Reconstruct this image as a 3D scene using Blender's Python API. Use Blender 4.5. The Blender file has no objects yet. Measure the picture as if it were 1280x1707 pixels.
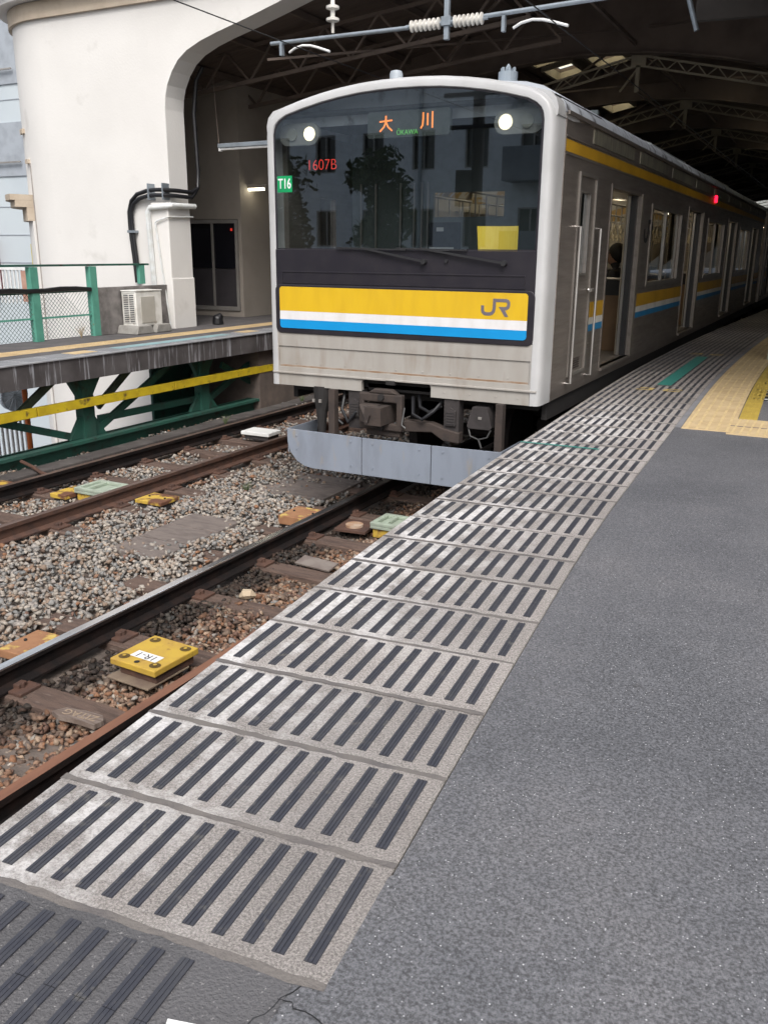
import bpy, bmesh, math, random
import numpy as np
from mathutils import Vector, Matrix
random.seed(7)
S = bpy.context.scene
R = math.radians
# ---------------------------------------------------------------- camera
cam = bpy.data.cameras.new('camera'); co = bpy.data.objects.new('camera', cam); S.collection.objects.link(co)
YAW, PIT, ROL = R(-27.1375), R(-16.6444), R(0.466)
fw = Vector((math.sin(YAW)*math.cos(PIT), math.cos(YAW)*math.cos(PIT), math.sin(PIT)))
rr = Vector((math.cos(YAW), -math.sin(YAW), 0)); uu = rr.cross(fw)
r2 = rr*math.cos(ROL)+uu*math.sin(ROL); u2 = -rr*math.sin(ROL)+uu*math.cos(ROL)
mw = Matrix.Identity(4)
for i in range(3):
    mw[i][0] = r2[i]; mw[i][1] = u2[i]; mw[i][2] = -fw[i]
mw.translation = Vector((3.6534, -7.3399, 2.3985))
co.matrix_world = mw
cam.sensor_fit = 'HORIZONTAL'; cam.sensor_width = 36; cam.lens = 36*1452.15/1280
cam.clip_start = 0.05; cam.clip_end = 600
S.camera = co
# ---------------------------------------------------------------- world and sun
W = bpy.data.worlds.new("World"); S.world = W; W.use_nodes = True
nt = W.node_tree; nt.nodes.clear()
sky = nt.nodes.new('ShaderNodeTexSky'); sky.sky_type = 'NISHITA'; sky.sun_disc = False
SUN_EL, SUN_AZ = R(50), R(150)      # azimuth clockwise from +y
sky.sun_elevation = SUN_EL; sky.sun_rotation = SUN_AZ; sky.dust_density = 4; sky.air_density = 1.2
hs = nt.nodes.new('ShaderNodeHueSaturation'); hs.inputs['Saturation'].default_value = 0.33
bg = nt.nodes.new('ShaderNodeBackground'); bg.inputs[1].default_value = 0.15
wo = nt.nodes.new('ShaderNodeOutputWorld')
nt.links.new(sky.outputs[0], hs.inputs['Color']); nt.links.new(hs.outputs[0], bg.inputs[0]); nt.links.new(bg.outputs[0], wo.inputs[0])
sl = bpy.data.lights.new('sun', 'SUN'); so = bpy.data.objects.new('sun', sl); S.collection.objects.link(so)
sl.energy = 1.5; sl.angle = R(25); sl.color = (1, 0.965, 0.92)
sd = Vector((math.sin(SUN_AZ)*math.cos(SUN_EL), math.cos(SUN_AZ)*math.cos(SUN_EL), math.sin(SUN_EL)))
so.rotation_euler = sd.to_track_quat('Z', 'Y').to_euler()
vs = S.view_settings; vs.view_transform = 'Standard'; vs.look = 'None'; vs.gamma = 1; vs.exposure = 0.55
S.cycles.max_bounces = 7; S.cycles.diffuse_bounces = 4; S.cycles.glossy_bounces = 3; S.cycles.transparent_max_bounces = 12
S.cycles.sample_clamp_indirect = 6

# ---------------------------------------------------------------- materials
def sr(r, g, b):
    f = lambda c: ((c/255)/12.92 if c <= 10 else (((c/255)+0.055)/1.055)**2.4)
    return (f(r), f(g), f(b))
def ramp(nt, fac, stops):
    n = nt.nodes.new('ShaderNodeValToRGB'); cr = n.color_ramp
    while len(cr.elements) < len(stops): cr.elements.new(0.5)
    for e, (p, c) in zip(cr.elements, stops): e.position = p; e.color = (*c, 1) if len(c) == 3 else c
    if fac is not None: nt.links.new(fac, n.inputs[0])
    return n.outputs[0]
def noise(nt, vec, sc, det=4, rough=.55):
    n = nt.nodes.new('ShaderNodeTexNoise'); n.inputs['Scale'].default_value = sc; n.inputs['Detail'].default_value = det
    n.inputs['Roughness'].default_value = rough
    if vec is not None: nt.links.new(vec, n.inputs['Vector'])
    return n.outputs['Fac']
def mix(nt, fac, a, b, mode='MIX'):
    n = nt.nodes.new('ShaderNodeMix'); n.data_type = 'RGBA'; n.blend_type = mode
    for s, v in ((n.inputs[0], fac), (n.inputs[6], a), (n.inputs[7], b)):
        if isinstance(v, (int, float)): s.default_value = v
        elif isinstance(v, tuple): s.default_value = (*v, 1)
        else: nt.links.new(v, s)
    return n.outputs[2]
def scaled(nt, sx, sy, sz):
    tc = nt.nodes.new('ShaderNodeTexCoord'); mp = nt.nodes.new('ShaderNodeMapping'); mp.inputs['Scale'].default_value = (sx, sy, sz)
    nt.links.new(tc.outputs['Object'], mp.inputs[0]); return mp.outputs[0]
def new_mat(name):
    m = bpy.data.materials.new(name); m.use_nodes = True
    return m, m.node_tree, m.node_tree.nodes['Principled BSDF']
def mat(name, c, rough=.6, metal=0, c2=None, sc=3, lo=.42, hi=.68, bump=0, bsc=40, stretch=(1, 1, 1), c3=None, sc3=30, lo3=.55, hi3=.7, spec=.5, rv=0):
    m, nt, p = new_mat(name)
    v = scaled(nt, *stretch)
    if c2 is None: c2 = tuple(x*.8 for x in c)
    col = ramp(nt, noise(nt, v, sc, 6), [(lo, c), (hi, c2)])
    if c3: col = mix(nt, ramp(nt, noise(nt, v, sc3, 4), [(lo3, (0, 0, 0)), (hi3, (1, 1, 1))]), col, c3)
    nt.links.new(col, p.inputs['Base Color'])
    p.inputs['Roughness'].default_value = rough; p.inputs['Metallic'].default_value = metal; p.inputs['Specular IOR Level'].default_value = spec
    if rv:
        r = ramp(nt, noise(nt, v, sc*2.3, 5), [(.35, (rough-rv,)*3), (.65, (rough+rv,)*3)]); nt.links.new(r, p.inputs['Roughness'])
    if bump:
        b = nt.nodes.new('ShaderNodeBump'); b.inputs['Strength'].default_value = bump; b.inputs['Distance'].default_value = .01
        nt.links.new(noise(nt, v, bsc, 3), b.inputs['Height']); nt.links.new(b.outputs[0], p.inputs['Normal'])
    return m
def emit(name, c, s):
    m, nt, p = new_mat(name)
    p.inputs['Base Color'].default_value = (*c, 1); p.inputs['Emission Color'].default_value = (*c, 1); p.inputs['Emission Strength'].default_value = s
    return m
def glassy(name, tint, refl, rough=.01, top=.9):
    m, nt, p = new_mat(name); nt.nodes.remove(p)
    t = nt.nodes.new('ShaderNodeBsdfTransparent'); t.inputs[0].default_value = (*tint, 1)
    g = nt.nodes.new('ShaderNodeBsdfGlossy'); g.inputs['Roughness'].default_value = rough; g.inputs[0].default_value = (.80, .90, 1, 1)
    lw = nt.nodes.new('ShaderNodeLayerWeight'); lw.inputs[0].default_value = .25
    mr = nt.nodes.new('ShaderNodeMapRange'); mr.inputs[3].default_value = refl; mr.inputs[4].default_value = top
    nt.links.new(lw.outputs['Fresnel'], mr.inputs[0])
    mr.inputs[1].default_value = 0.03
    x = nt.nodes.new('ShaderNodeMixShader'); nt.links.new(mr.outputs[0], x.inputs[0]); nt.links.new(t.outputs[0], x.inputs[1]); nt.links.new(g.outputs[0], x.inputs[2])
    nt.links.new(x.outputs[0], nt.nodes['Material Output'].inputs[0])
    return m

stucco = mat('white_stucco', (.70, .68, .655), .9, c2=(.655, .635, .61), sc=.8, bump=.25, bsc=26, c3=(.49, .47, .44), sc3=1.4, lo3=.62, hi3=.85)
beige = mat('beige_trim', (.50, .42, .33), .8, c2=(.42, .34, .26), sc=3, bump=.4, bsc=30)
gutterw = mat('pipe_paint', (.66, .68, .68), .5, c2=(.55, .55, .52), sc=6)
asph, nt_, p_ = new_mat('asphalt')
v_ = scaled(nt_, 1, 1, 1)
base_ = ramp(nt_, noise(nt_, v_, 1.1, 8, .65), [(.28, (.086, .088, .097)), (.5, (.117, .118, .128)), (.72, (.150, .147, .154))])
base_ = mix(nt_, .6, base_, ramp(nt_, noise(nt_, v_, 130, 3, .8), [(.38, (.10, .10, .10)), (.5, (.5, .5, .5)), (.64, (1, 1, 1))]), 'OVERLAY')
vo = nt_.nodes.new('ShaderNodeTexVoronoi'); vo.inputs['Scale'].default_value = 120; nt_.links.new(v_, vo.inputs['Vector'])
sp_ = ramp(nt_, vo.outputs['Distance'], [(.10, (1, 1, 1)), (.26, (0, 0, 0))])
sx_ = nt_.nodes.new('ShaderNodeSeparateColor'); nt_.links.new(vo.outputs['Color'], sx_.inputs[0])
sel_ = ramp(nt_, sx_.outputs[0], [(.84, (0, 0, 0)), (.92, (1, 1, 1))])
mm_ = nt_.nodes.new('ShaderNodeMath'); mm_.operation = 'MULTIPLY'; nt_.links.new(sp_, mm_.inputs[0]); nt_.links.new(sel_, mm_.inputs[1])
dn_ = nt_.nodes.new('ShaderNodeTexNoise'); dn_.inputs['Scale'].default_value = 3; dn_.inputs['Detail'].default_value = 6; nt_.links.new(v_, dn_.inputs['Vector'])
vm_ = nt_.nodes.new('ShaderNodeVectorMath'); vm_.operation = 'MULTIPLY_ADD'; nt_.links.new(dn_.outputs['Color'], vm_.inputs[0]); vm_.inputs[1].default_value = (.5, .5, .5); nt_.links.new(v_, vm_.inputs[2])
ve_ = nt_.nodes.new('ShaderNodeTexVoronoi'); ve_.feature = 'DISTANCE_TO_EDGE'; ve_.inputs['Scale'].default_value = 1.3; nt_.links.new(vm_.outputs[0], ve_.inputs['Vector'])
ck_ = ramp(nt_, ve_.outputs['Distance'], [(.0015, (1, 1, 1)), (.0045, (0, 0, 0))])
cm_ = ramp(nt_, noise(nt_, v_, .9, 3), [(.54, (0, 0, 0)), (.62, (1, 1, 1))])
c2_ = nt_.nodes.new('ShaderNodeMath'); c2_.operation = 'MULTIPLY'; nt_.links.new(ck_, c2_.inputs[0]); nt_.links.new(cm_, c2_.inputs[1])
c3_ = nt_.nodes.new('ShaderNodeMath'); c3_.operation = 'MULTIPLY'; nt_.links.new(c2_.outputs[0], c3_.inputs[0]); c3_.inputs[1].default_value = .7
base_ = mix(nt_, c3_.outputs[0], base_, (.035, .034, .036))
st_ = ramp(nt_, noise(nt_, v_, 7, 3), [(.70, (0, 0, 0)), (.74, (.5, .5, .5))]); base_ = mix(nt_, st_, base_, (.06, .058, .06))
nt_.links.new(mix(nt_, mm_.outputs[0], base_, (.62, .62, .64)), p_.inputs['Base Color'])
p_.inputs['Roughness'].default_value = .62
b_ = nt_.nodes.new('ShaderNodeBump'); b_.inputs['Strength'].default_value = .6; b_.inputs['Distance'].default_value = .006
nt_.links.new(noise(nt_, v_, 110, 5, .8), b_.inputs['Height']); nt_.links.new(b_.outputs[0], p_.inputs['Normal'])

def slabmat(name, a, b, worn, wl, wh):
    m, nt, p = new_mat(name); v = scaled(nt, 1, 1, 1)
    at = nt.nodes.new('ShaderNodeAttribute'); at.attribute_name = 'Col'
    col = ramp(nt, noise(nt, v, 2.2, 6), [(.35, a), (.65, b)])
    col = mix(nt, .5, col, ramp(nt, noise(nt, v, 160, 2, .9), [(.36, (.08, .08, .08)), (.5, (.5, .5, .5)), (.66, (1, 1, 1))]), 'OVERLAY')
    col = mix(nt, 1.0, col, at.outputs['Color'], 'MULTIPLY')
    sep = nt.nodes.new('ShaderNodeSeparateXYZ'); tc = nt.nodes.new('ShaderNodeTexCoord'); nt.links.new(tc.outputs['Object'], sep.inputs[0])
    # worn pale patches along the middle and track side of the strip
    mr = nt.nodes.new('ShaderNodeMath'); mr.operation = 'MULTIPLY'
    rx = nt.nodes.new('ShaderNodeMapRange'); rx.inputs[1].default_value = 1.6; rx.inputs[2].default_value = 2.9; nt.links.new(sep.outputs[0], rx.inputs[0])
    wx = ramp(nt, rx.outputs[0], [(.02, (0, 0, 0)), (.2, (1, 1, 1)), (.42, (.9, .9, .9)), (.72, (.2, .2, .2)), (.9, (.0, .0, .0))])
    pn = ramp(nt, noise(nt, v, 4.2, 9, .72), [(wl, (0, 0, 0)), (wh, (1, 1, 1))])
    pn = mix(nt, 1.0, pn, ramp(nt, noise(nt, v, 75, 4, .8), [(.40, (.4, .4, .4)), (.56, (1, 1, 1))]), 'MULTIPLY')
    nt.links.new(wx, mr.inputs[0]); nt.links.new(pn, mr.inputs[1])
    ry = nt.nodes.new('ShaderNodeMapRange'); ry.inputs[1].default_value = 1.2; ry.inputs[2].default_value = -.3; nt.links.new(sep.outputs[1], ry.inputs[0])
    m2 = nt.nodes.new('ShaderNodeMath'); m2.operation = 'MULTIPLY'; nt.links.new(mr.outputs[0], m2.inputs[0]); nt.links.new(ry.outputs[0], m2.inputs[1])
    col = mix(nt, m2.outputs[0], col, worn)
    nt.links.new(col, p.inputs['Base Color']); p.inputs['Roughness'].default_value = .8
    b = nt.nodes.new('ShaderNodeBump'); b.inputs['Strength'].default_value = .8; b.inputs['Distance'].default_value = .005
    nt.links.new(noise(nt, v, 150, 4, .8), b.inputs['Height']); nt.links.new(b.outputs[0], p.inputs['Normal'])
    return m
slabm = slabmat('aggregate_slab', (.325, .298, .28), (.255, .232, .218), (.68, .66, .655), .45, .57)
oldslab = mat('old_concrete', (.105, .102, .107), .8, c2=(.078, .076, .080), sc=5, bump=.7, bsc=120, c3=(.26, .25, .25), sc3=90, lo3=.62, hi3=.7)
jointm = mat('joint_mortar', (.155, .14, .13), .9, c2=(.11, .10, .10), sc=9, bump=.5, bsc=90)
rubber = mat('rubber_strip', (.036, .038, .050), .6, c2=(.052, .053, .062), sc=14, c3=(.11, .105, .10), sc3=26, lo3=.60, hi3=.74, bump=.2, bsc=60)
tact = mat('tactile_yellow', (.54, .41, .235), .8, c2=(.46, .335, .185), sc=6, bump=.3, bsc=60, c3=(.38, .30, .20), sc3=9, lo3=.6, hi3=.8)
tact2 = mat('tactile_mustard', (.46, .33, .06), .7, c2=(.38, .27, .05), sc=6, bump=.3, bsc=60)
greyp = mat('grey_kerb', (.22, .22, .235), .7, sc=6)
teal = mat('teal_paint', (.03, .22, .19), .6, c2=(.05, .26, .22), sc=20)
ypaint = mat('yellow_marking', (.58, .42, .14), .7, c2=(.35, .27, .13), sc=18)
whitep = mat('white_paint', (.75, .75, .74), .6, c2=(.66, .66, .65), sc=8)
blackp = mat('black_paint', (.02, .02, .022), .5)
rustb = mat('rust_steel', (.15, .068, .042), .8, c2=(.10, .046, .030), sc=7, bump=.3, bsc=60, c3=(.20, .10, .06), sc3=25)
railside = mat('rail_rust', (.095, .048, .033), .75, c2=(.055, .032, .026), sc=9, bump=.4, bsc=60)
raildark = mat('rail_dark', (.011, .009, .009), .85, spec=.15, c2=(.022, .014, .012), sc=9, bump=.4, bsc=60)
railtop = mat('rail_polished', (.72, .72, .75), .2, .95, c2=(.55, .53, .53), sc=4, stretch=(4, .4, 4))
railtan = mat('rail_top_rust', (.20, .092, .055), .75, c2=(.15, .068, .042), sc=5, stretch=(3, .6, 3))
railtop2 = mat('rail_top_dull', (.20, .14, .12), .45, .55, c2=(.13, .08, .065), sc=4, stretch=(4, .4, 4))
woodm = mat('sleeper_wood', (.125, .082, .064), .9, c2=(.065, .042, .034), sc=5, bump=.8, bsc=30, stretch=(1, 7, 7), c3=(.20, .15, .125), sc3=10, lo3=.58, hi3=.78)
concf = mat('dark_concrete', (.060, .052, .050), .9, c2=(.10, .09, .085), sc=4, bump=.5, bsc=40)
# water streaks on the fascia
fasc, nt_, p_ = new_mat('streaked_concrete'); v_ = scaled(nt_, 1, 1, 1); vv_ = scaled(nt_, 1, 8, .5)
c_ = ramp(nt_, noise(nt_, v_, 2.5, 7), [(.3, (.045, .038, .038)), (.7, (.10, .09, .09))])
c_ = mix(nt_, ramp(nt_, noise(nt_, vv_, 1.6, 5, .65), [(.55, (0, 0, 0)), (.67, (.8, .8, .8))]), c_, (.42, .42, .45))
nt_.links.new(c_, p_.inputs['Base Color']); p_.inputs['Roughness'].default_value = .85
greenst = mat('green_steel', (.024, .095, .07), .6, c2=(.030, .068, .055), sc=4, c3=(.03, .022, .018), sc3=6, lo3=.58, hi3=.72, bump=.2)
greenrail = mat('green_fence_paint', (.10, .31, .235), .55, c2=(.075, .25, .19), sc=5, c3=(.16, .10, .06), sc3=9, lo3=.66, hi3=.74)
yelbar = mat('yellow_beam_paint', (.68, .50, .02), .65, c2=(.52, .36, .018), sc=5, c3=(.10, .06, .03), sc3=7, lo3=.60, hi3=.72)
cablem = mat('black_cable', (.012, .012, .014), .4)
galv = mat('galvanised', (.30, .34, .38), .45, .5, c2=(.24, .27, .30), sc=8)
ceram = mat('insulator_ceramic', (.62, .60, .56), .3, c2=(.50, .47, .43), sc=6)
darksteel = mat('shed_steel', (.13, .098, .08), .8, c2=(.09, .068, .057), sc=2)
lattm = mat('lattice_paint', (.30, .26, .19), .7, c2=(.22, .19, .14), sc=4)
roofm = mat('roof_boards', (.12, .09, .074), .9, c2=(.085, .064, .054), sc=2, stretch=(1, 9, 1))
officem = mat('office_panel', (.30, .265, .23), .7, c2=(.26, .23, .20), sc=2)
framew = mat('aluminium_frame', (.33, .31, .29), .45, .3)
darkglass = mat('dark_glass', (.008, .008, .012), .08, spec=.6)
dimpanel = mat('dim_lower_panel', (.05, .045, .05), .5)
ventm = mat('ac_white', (.70, .69, .66), .5, c2=(.50, .48, .44), sc=4, c3=(.30, .24, .18), sc3=6, lo3=.66, hi3=.8)
ventd = mat('ac_grille_shadow', (.06, .06, .065), .6)
concb = mat('concrete_block', (.28, .27, .25), .9, c2=(.20, .19, .175), sc=8, bump=.5)
wallc = mat('stained_concrete', (.125, .115, .11), .9, c2=(.26, .24, .23), sc=3.5, bump=.5, c3=(.07, .06, .055), sc3=2.4)
boxy = mat('yellow_box_paint', (.50, .33, .045), .6, c2=(.42, .26, .05), sc=9, c3=(.20, .10, .03), sc3=16, lo3=.60, hi3=.74)
boxr = mat('rusted_yellow_paint', (.30, .15, .075), .85, c2=(.22, .10, .05), sc=8, c3=(.50, .36, .10), sc3=11, lo3=.55, hi3=.66)
boxo = mat('worn_yellow_paint', (.50, .33, .05), .7, c2=(.13, .055, .03), sc=7, lo=.46, hi=.56)
boxg = mat('pale_green_plastic', (.33, .39, .31), .6, c2=(.27, .30, .25), c3=(.16, .14, .11), sc3=14, lo3=.6, hi3=.8, sc=8)
boxgd = mat('green_recess', (.10, .13, .11), .7)
stonep = mat('cover_slab', (.17, .14, .125), .9, c2=(.11, .09, .082), sc=6, bump=.7, bsc=30, stretch=(1, 3, 1))
# train
frp = mat('weathered_front_paint', (.37, .35, .325), .45, c2=(.32, .295, .265), sc=2.2, c3=(.25, .205, .16), sc3=3, lo3=.55, hi3=.85, stretch=(2.2, 1, .6), rv=.06)
rim = mat('front_rim_paint', (.49, .49, .495), .33, c2=(.44, .44, .44), sc=3)
rustline = mat('rust_stain', (.24, .15, .09), .7, c2=(.34, .29, .24), sc=8, stretch=(1, 1, 4))
mask = mat('front_black_panel', (.018, .016, .022), .35, c2=(.026, .023, .028), sc=5)
fyel = mat('band_yellow', (.66, .42, .014), .45, c2=(.60, .37, .014), sc=2.5, stretch=(2.5, 1, .7), rv=.06)
fwhi = mat('band_white', (.72, .71, .72), .45, c2=(.64, .62, .61), sc=2.5, stretch=(2.5, 1, .7))
fblu = mat('band_blue', (.004, .27, .62), .4, c2=(.004, .25, .58), sc=3)
logom = mat('logo_grey', (.15, .13, .15), .5)
logod = mat('logo_dark', (.02, .02, .022), .5)
steel = mat('brushed_stainless', (.30, .265, .24), .42, .7, c2=(.245, .215, .195), sc=2.2, stretch=(1, .5, 6), c3=(.2, .17, .15), sc3=3, lo3=.6, hi3=.85, rv=.07)
steelb = mat('bright_stainless', (.50, .48, .46), .35, .85)
roofp = mat('car_roof_paint', (.56, .59, .64), .6, c2=(.48, .51, .55), sc=3, c3=(.12, .12, .13), sc3=6)
skirtm = mat('skirt_grey', (.235, .265, .32), .5, c2=(.20, .222, .265), sc=3, c3=(.30, .26, .205), sc3=4, lo3=.60, hi3=.8, stretch=(2.5, 1, .8), rv=.08)
under = mat('underframe', (.040, .034, .034), .75, c2=(.026, .022, .022), sc=8, bump=.3)
underd = mat('underframe_dark', (.02, .018, .018), .8)
underr = mat('underframe_rust', (.052, .038, .032), .8, c2=(.032, .025, .023), sc=8, bump=.3)
winglass = glassy('windscreen_glass', (.72, .76, .76), .175)
sideglass = glassy('side_glass', (.72, .70, .66), .08, top=.40)
cabw = mat('cab_wall', (.15, .175, .175), .6)
cabd = mat('cab_dark', (.02, .02, .022), .5)
shade = mat('yellow_blind', (1.0, .74, .09), .7, c2=(.95, .66, .05), sc=6, stretch=(9, 1, 1))
inner = mat('saloon_panel', (.48, .43, .35), .6, c2=(.42, .38, .31), sc=2)
seatm = mat('seat_moquette', (.10, .045, .03), .95, c2=(.07, .03, .02), sc=30)
brownp = mat('seat_side', (.20, .125, .07), .6)
floorm = mat('saloon_floor', (.16, .14, .12), .6)
handm = mat('strap_ring', (.70, .62, .45), .5)
adm = mat('advert_paper', (.55, .38, .16), .6, c2=(.62, .60, .55), sc=2.6, lo=.45, hi=.5, stretch=(1, 3, 3))
lampw = emit('lamp_white', (1, .95, .82), 14); tubew = emit('tube_light', (1, .93, .70), 9); sallamp = emit('saloon_tube', (1, .90, .70), 5.0)
leda = emit('led_orange', (1, .27, .06), .95); ledg = emit('led_green', (.15, .55, .12), .35); ledr = emit('led_red', (1, .06, .04), .38); redl = emit('side_lamp_red', (1, .01, .04), 2.5)
greenlab = mat('green_sticker', (.0, .30, .10), .5); whitel = mat('white_lettering', (.8, .8, .8), .5)
skyl = None
def sheet_glow():
    m, nt, p = new_mat('skylight_panel'); nt.nodes.remove(p)
    t = nt.nodes.new('ShaderNodeBsdfTranslucent'); t.inputs[0].default_value = (.95, .88, .62, 1)
    d = nt.nodes.new('ShaderNodeBsdfTransparent'); d.inputs[0].default_value = (.95, .90, .68, 1)
    x = nt.nodes.new('ShaderNodeMixShader'); x.inputs[0].default_value = .35
    nt.links.new(t.outputs[0], x.inputs[1]); nt.links.new(d.outputs[0], x.inputs[2]); nt.links.new(x.outputs[0], nt.nodes['Material Output'].inputs[0])
    return m
skyl = sheet_glow()

# ---------------------------------------------------------------- mesh helpers
class MB:
    def __init__(s): s.v = []; s.f = []; s.m = []; s.cur = 0
    def mt(s, i): s.cur = i; return s
    def add(s, vs, fs):
        o = len(s.v); s.v += [tuple(p) for p in vs]; s.f += [tuple(o+i for i in f) for f in fs]; s.m += [s.cur]*len(fs); return s
    def box(s, x0, x1, y0, y1, z0, z1):
        if x0 > x1: x0, x1 = x1, x0
        if y0 > y1: y0, y1 = y1, y0
        if z0 > z1: z0, z1 = z1, z0
        return s.add([(x0,y0,z0),(x1,y0,z0),(x1,y1,z0),(x0,y1,z0),(x0,y0,z1),(x1,y0,z1),(x1,y1,z1),(x0,y1,z1)],
                     [(0,3,2,1),(4,5,6,7),(0,1,5,4),(1,2,6,5),(2,3,7,6),(3,0,4,7)])
    def obox(s, c, sx, sy, sz, rz=0, rx=0, ry=0):
        m = Matrix.Translation(c) @ Matrix.Rotation(rz, 4, 'Z') @ Matrix.Rotation(ry, 4, 'Y') @ Matrix.Rotation(rx, 4, 'X')
        vs = [m @ Vector((a*sx/2, b*sy/2, d*sz/2)) for d in (-1, 1) for a, b in ((-1,-1),(1,-1),(1,1),(-1,1))]
        return s.add(vs, [(0,3,2,1),(4,5,6,7),(0,1,5,4),(1,2,6,5),(2,3,7,6),(3,0,4,7)])
    def bar(s, a, b, w, h=None):
        a = Vector(a); b = Vector(b); h = h or w; d = (b-a).normalized()
        up = Vector((0, 0, 1)) if abs(d.z) < .95 else Vector((0, 1, 0))
        x = d.cross(up).normalized(); y = x.cross(d)
        vs = [p + x*i*w/2 + y*j*h/2 for p in (a, b) for i, j in ((-1,-1),(1,-1),(1,1),(-1,1))]
        return s.add(vs, [(0,3,2,1),(4,5,6,7),(0,1,5,4),(1,2,6,5),(2,3,7,6),(3,0,4,7)])
    def tube(s, pts, r, n=10, cap=True):
        pts = [Vector(p) for p in pts]; rs = r if isinstance(r, (list, tuple)) else [r]*len(pts)
        vs = []; N = len(pts); prev = None
        for i, p in enumerate(pts):
            d = (pts[min(i+1, N-1)]-pts[max(i-1, 0)]).normalized()
            if prev is None:
                up = Vector((0, 0, 1)) if abs(d.z) < .9 else Vector((1, 0, 0)); x = d.cross(up).normalized()
            else: x = (prev - d*prev.dot(d)).normalized()
            prev = x; y = d.cross(x)
            vs += [p + (x*math.cos(2*math.pi*k/n)+y*math.sin(2*math.pi*k/n))*rs[i] for k in range(n)]
        fs = [(i*n+k, i*n+(k+1) % n, (i+1)*n+(k+1) % n, (i+1)*n+k) for i in range(N-1) for k in range(n)]
        if cap: fs += [tuple(range(n))[::-1], tuple((N-1)*n+k for k in range(n))]
        return s.add(vs, fs)
    def prism(s, poly, fn, a, b):
        # poly: 2D outline; fn(u, v, w) gives the 3D point
        n = len(poly); vs = [fn(u, v, a) for u, v in poly]+[fn(u, v, b) for u, v in poly]
        return s.add(vs, [tuple(range(n))[::-1], tuple(range(n, 2*n))]+[(i, (i+1) % n, n+(i+1) % n, n+i) for i in range(n)])
    def plate(s, u0, u1, v0, v1, holes, fn, a, b):
        us = sorted({u0, u1, *[h[0] for h in holes], *[h[1] for h in holes]}); vs_ = sorted({v0, v1, *[h[2] for h in holes], *[h[3] for h in holes]})
        nu, nv = len(us)-1, len(vs_)-1
        inside = lambda i, j: 0 <= i < nu and 0 <= j < nv and not any(h[0]-1e-6 <= us[i] and us[i+1] <= h[1]+1e-6 and h[2]-1e-6 <= vs_[j] and vs_[j+1] <= h[3]+1e-6 for h in holes)
        for i in range(nu):
            for j in range(nv):
                if not inside(i, j): continue
                A, B, C, D = us[i], us[i+1], vs_[j], vs_[j+1]
                P = [fn(A, C, a), fn(B, C, a), fn(B, D, a), fn(A, D, a), fn(A, C, b), fn(B, C, b), fn(B, D, b), fn(A, D, b)]
                F = [(0, 1, 2, 3), (7, 6, 5, 4)]
                if not inside(i, j-1): F.append((0, 4, 5, 1))
                if not inside(i+1, j): F.append((1, 5, 6, 2))
                if not inside(i, j+1): F.append((2, 6, 7, 3))
                if not inside(i-1, j): F.append((3, 7, 4, 0))
                s.add(P, F)
        return s
    def build(s, name, mats, parent=None, smooth=False, bevel=0, seg=2):
        me = bpy.data.meshes.new(name)
        off = parent_loc(parent) if parent else Vector((0, 0, 0))
        me.from_pydata([(x-off.x, y-off.y, z-off.z) for x, y, z in s.v], [], s.f)
        if not isinstance(mats, (list, tuple)): mats = [mats]
        for m in mats: me.materials.append(m)
        me.polygons.foreach_set('material_index', s.m)
        bm = bmesh.new(); bm.from_mesh(me)
        if smooth or bevel: bmesh.ops.remove_doubles(bm, verts=bm.verts, dist=1e-5)
        bmesh.ops.recalc_face_normals(bm, faces=bm.faces); bm.to_mesh(me); bm.free()
        o = bpy.data.objects.new(name, me); S.collection.objects.link(o)
        if parent: o.parent = parent
        if smooth:
            me.polygons.foreach_set('use_smooth', [True]*len(me.polygons))
            try: me.set_sharp_from_angle(angle=R(38))
            except Exception: pass
        if bevel:
            b = o.modifiers.new('bevel', 'BEVEL'); b.width = bevel; b.segments = seg; b.limit_method = 'ANGLE'; b.angle_limit = R(35)
        return o
def parent_loc(p):
    v = Vector((0, 0, 0))
    while p: v += Vector(p.location); p = p.parent
    return v
def tag(o, label=None, cat=None, group=None, kind=None):
    if label: o['label'] = label
    if cat: o['category'] = cat
    if group: o['group'] = group
    if kind: o['kind'] = kind
    return o
def thing(name, loc, label, cat, group=None):
    o = bpy.data.objects.new(name, None); S.collection.objects.link(o); o.location = loc; o.empty_display_size = .1
    return tag(o, label, cat, group)
def copy_tree(o, d, label=None):
    c = o.copy(); S.collection.objects.link(c); c.location = Vector(o.location)+Vector(d)
    if label: c['label'] = label
    def rec(src, dst):
        for ch in src.children:
            k = ch.copy(); S.collection.objects.link(k); k.parent = dst; rec(ch, k)
    rec(o, c); return c
def ribbon(mb, pts, w, fn, a, b):
    # flat stroke of width w along 2D pts, thickness a..b through fn
    P = [Vector(p) for p in pts]
    L = []; Rr = []
    for i, p in enumerate(P):
        d1 = (P[i]-P[i-1]).normalized() if i else (P[1]-P[0]).normalized()
        d2 = (P[i+1]-P[i]).normalized() if i < len(P)-1 else d1
        n1 = Vector((-d1.y, d1.x)); n2 = Vector((-d2.y, d2.x)); n = (n1+n2).normalized(); k = w/2/max(.5, n.dot(n1))
        L.append(p+n*k); Rr.append(p-n*k)
    poly = [(q.x, q.y) for q in L]+[(q.x, q.y) for q in reversed(Rr)]
    n = len(P)
    vs = [fn(u, v, a) for u, v in poly]+[fn(u, v, b) for u, v in poly]; N = 2*n
    fs = []
    for i in range(n-1):
        fs += [(i, i+1, N-2-i, N-1-i), (N+i, N+N-1-i, N+N-2-i, N+i+1)]
    fs += [(i, (i+1) % N, N+(i+1) % N, N+i) for i in range(N)]
    mb.add(vs, fs)
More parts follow.
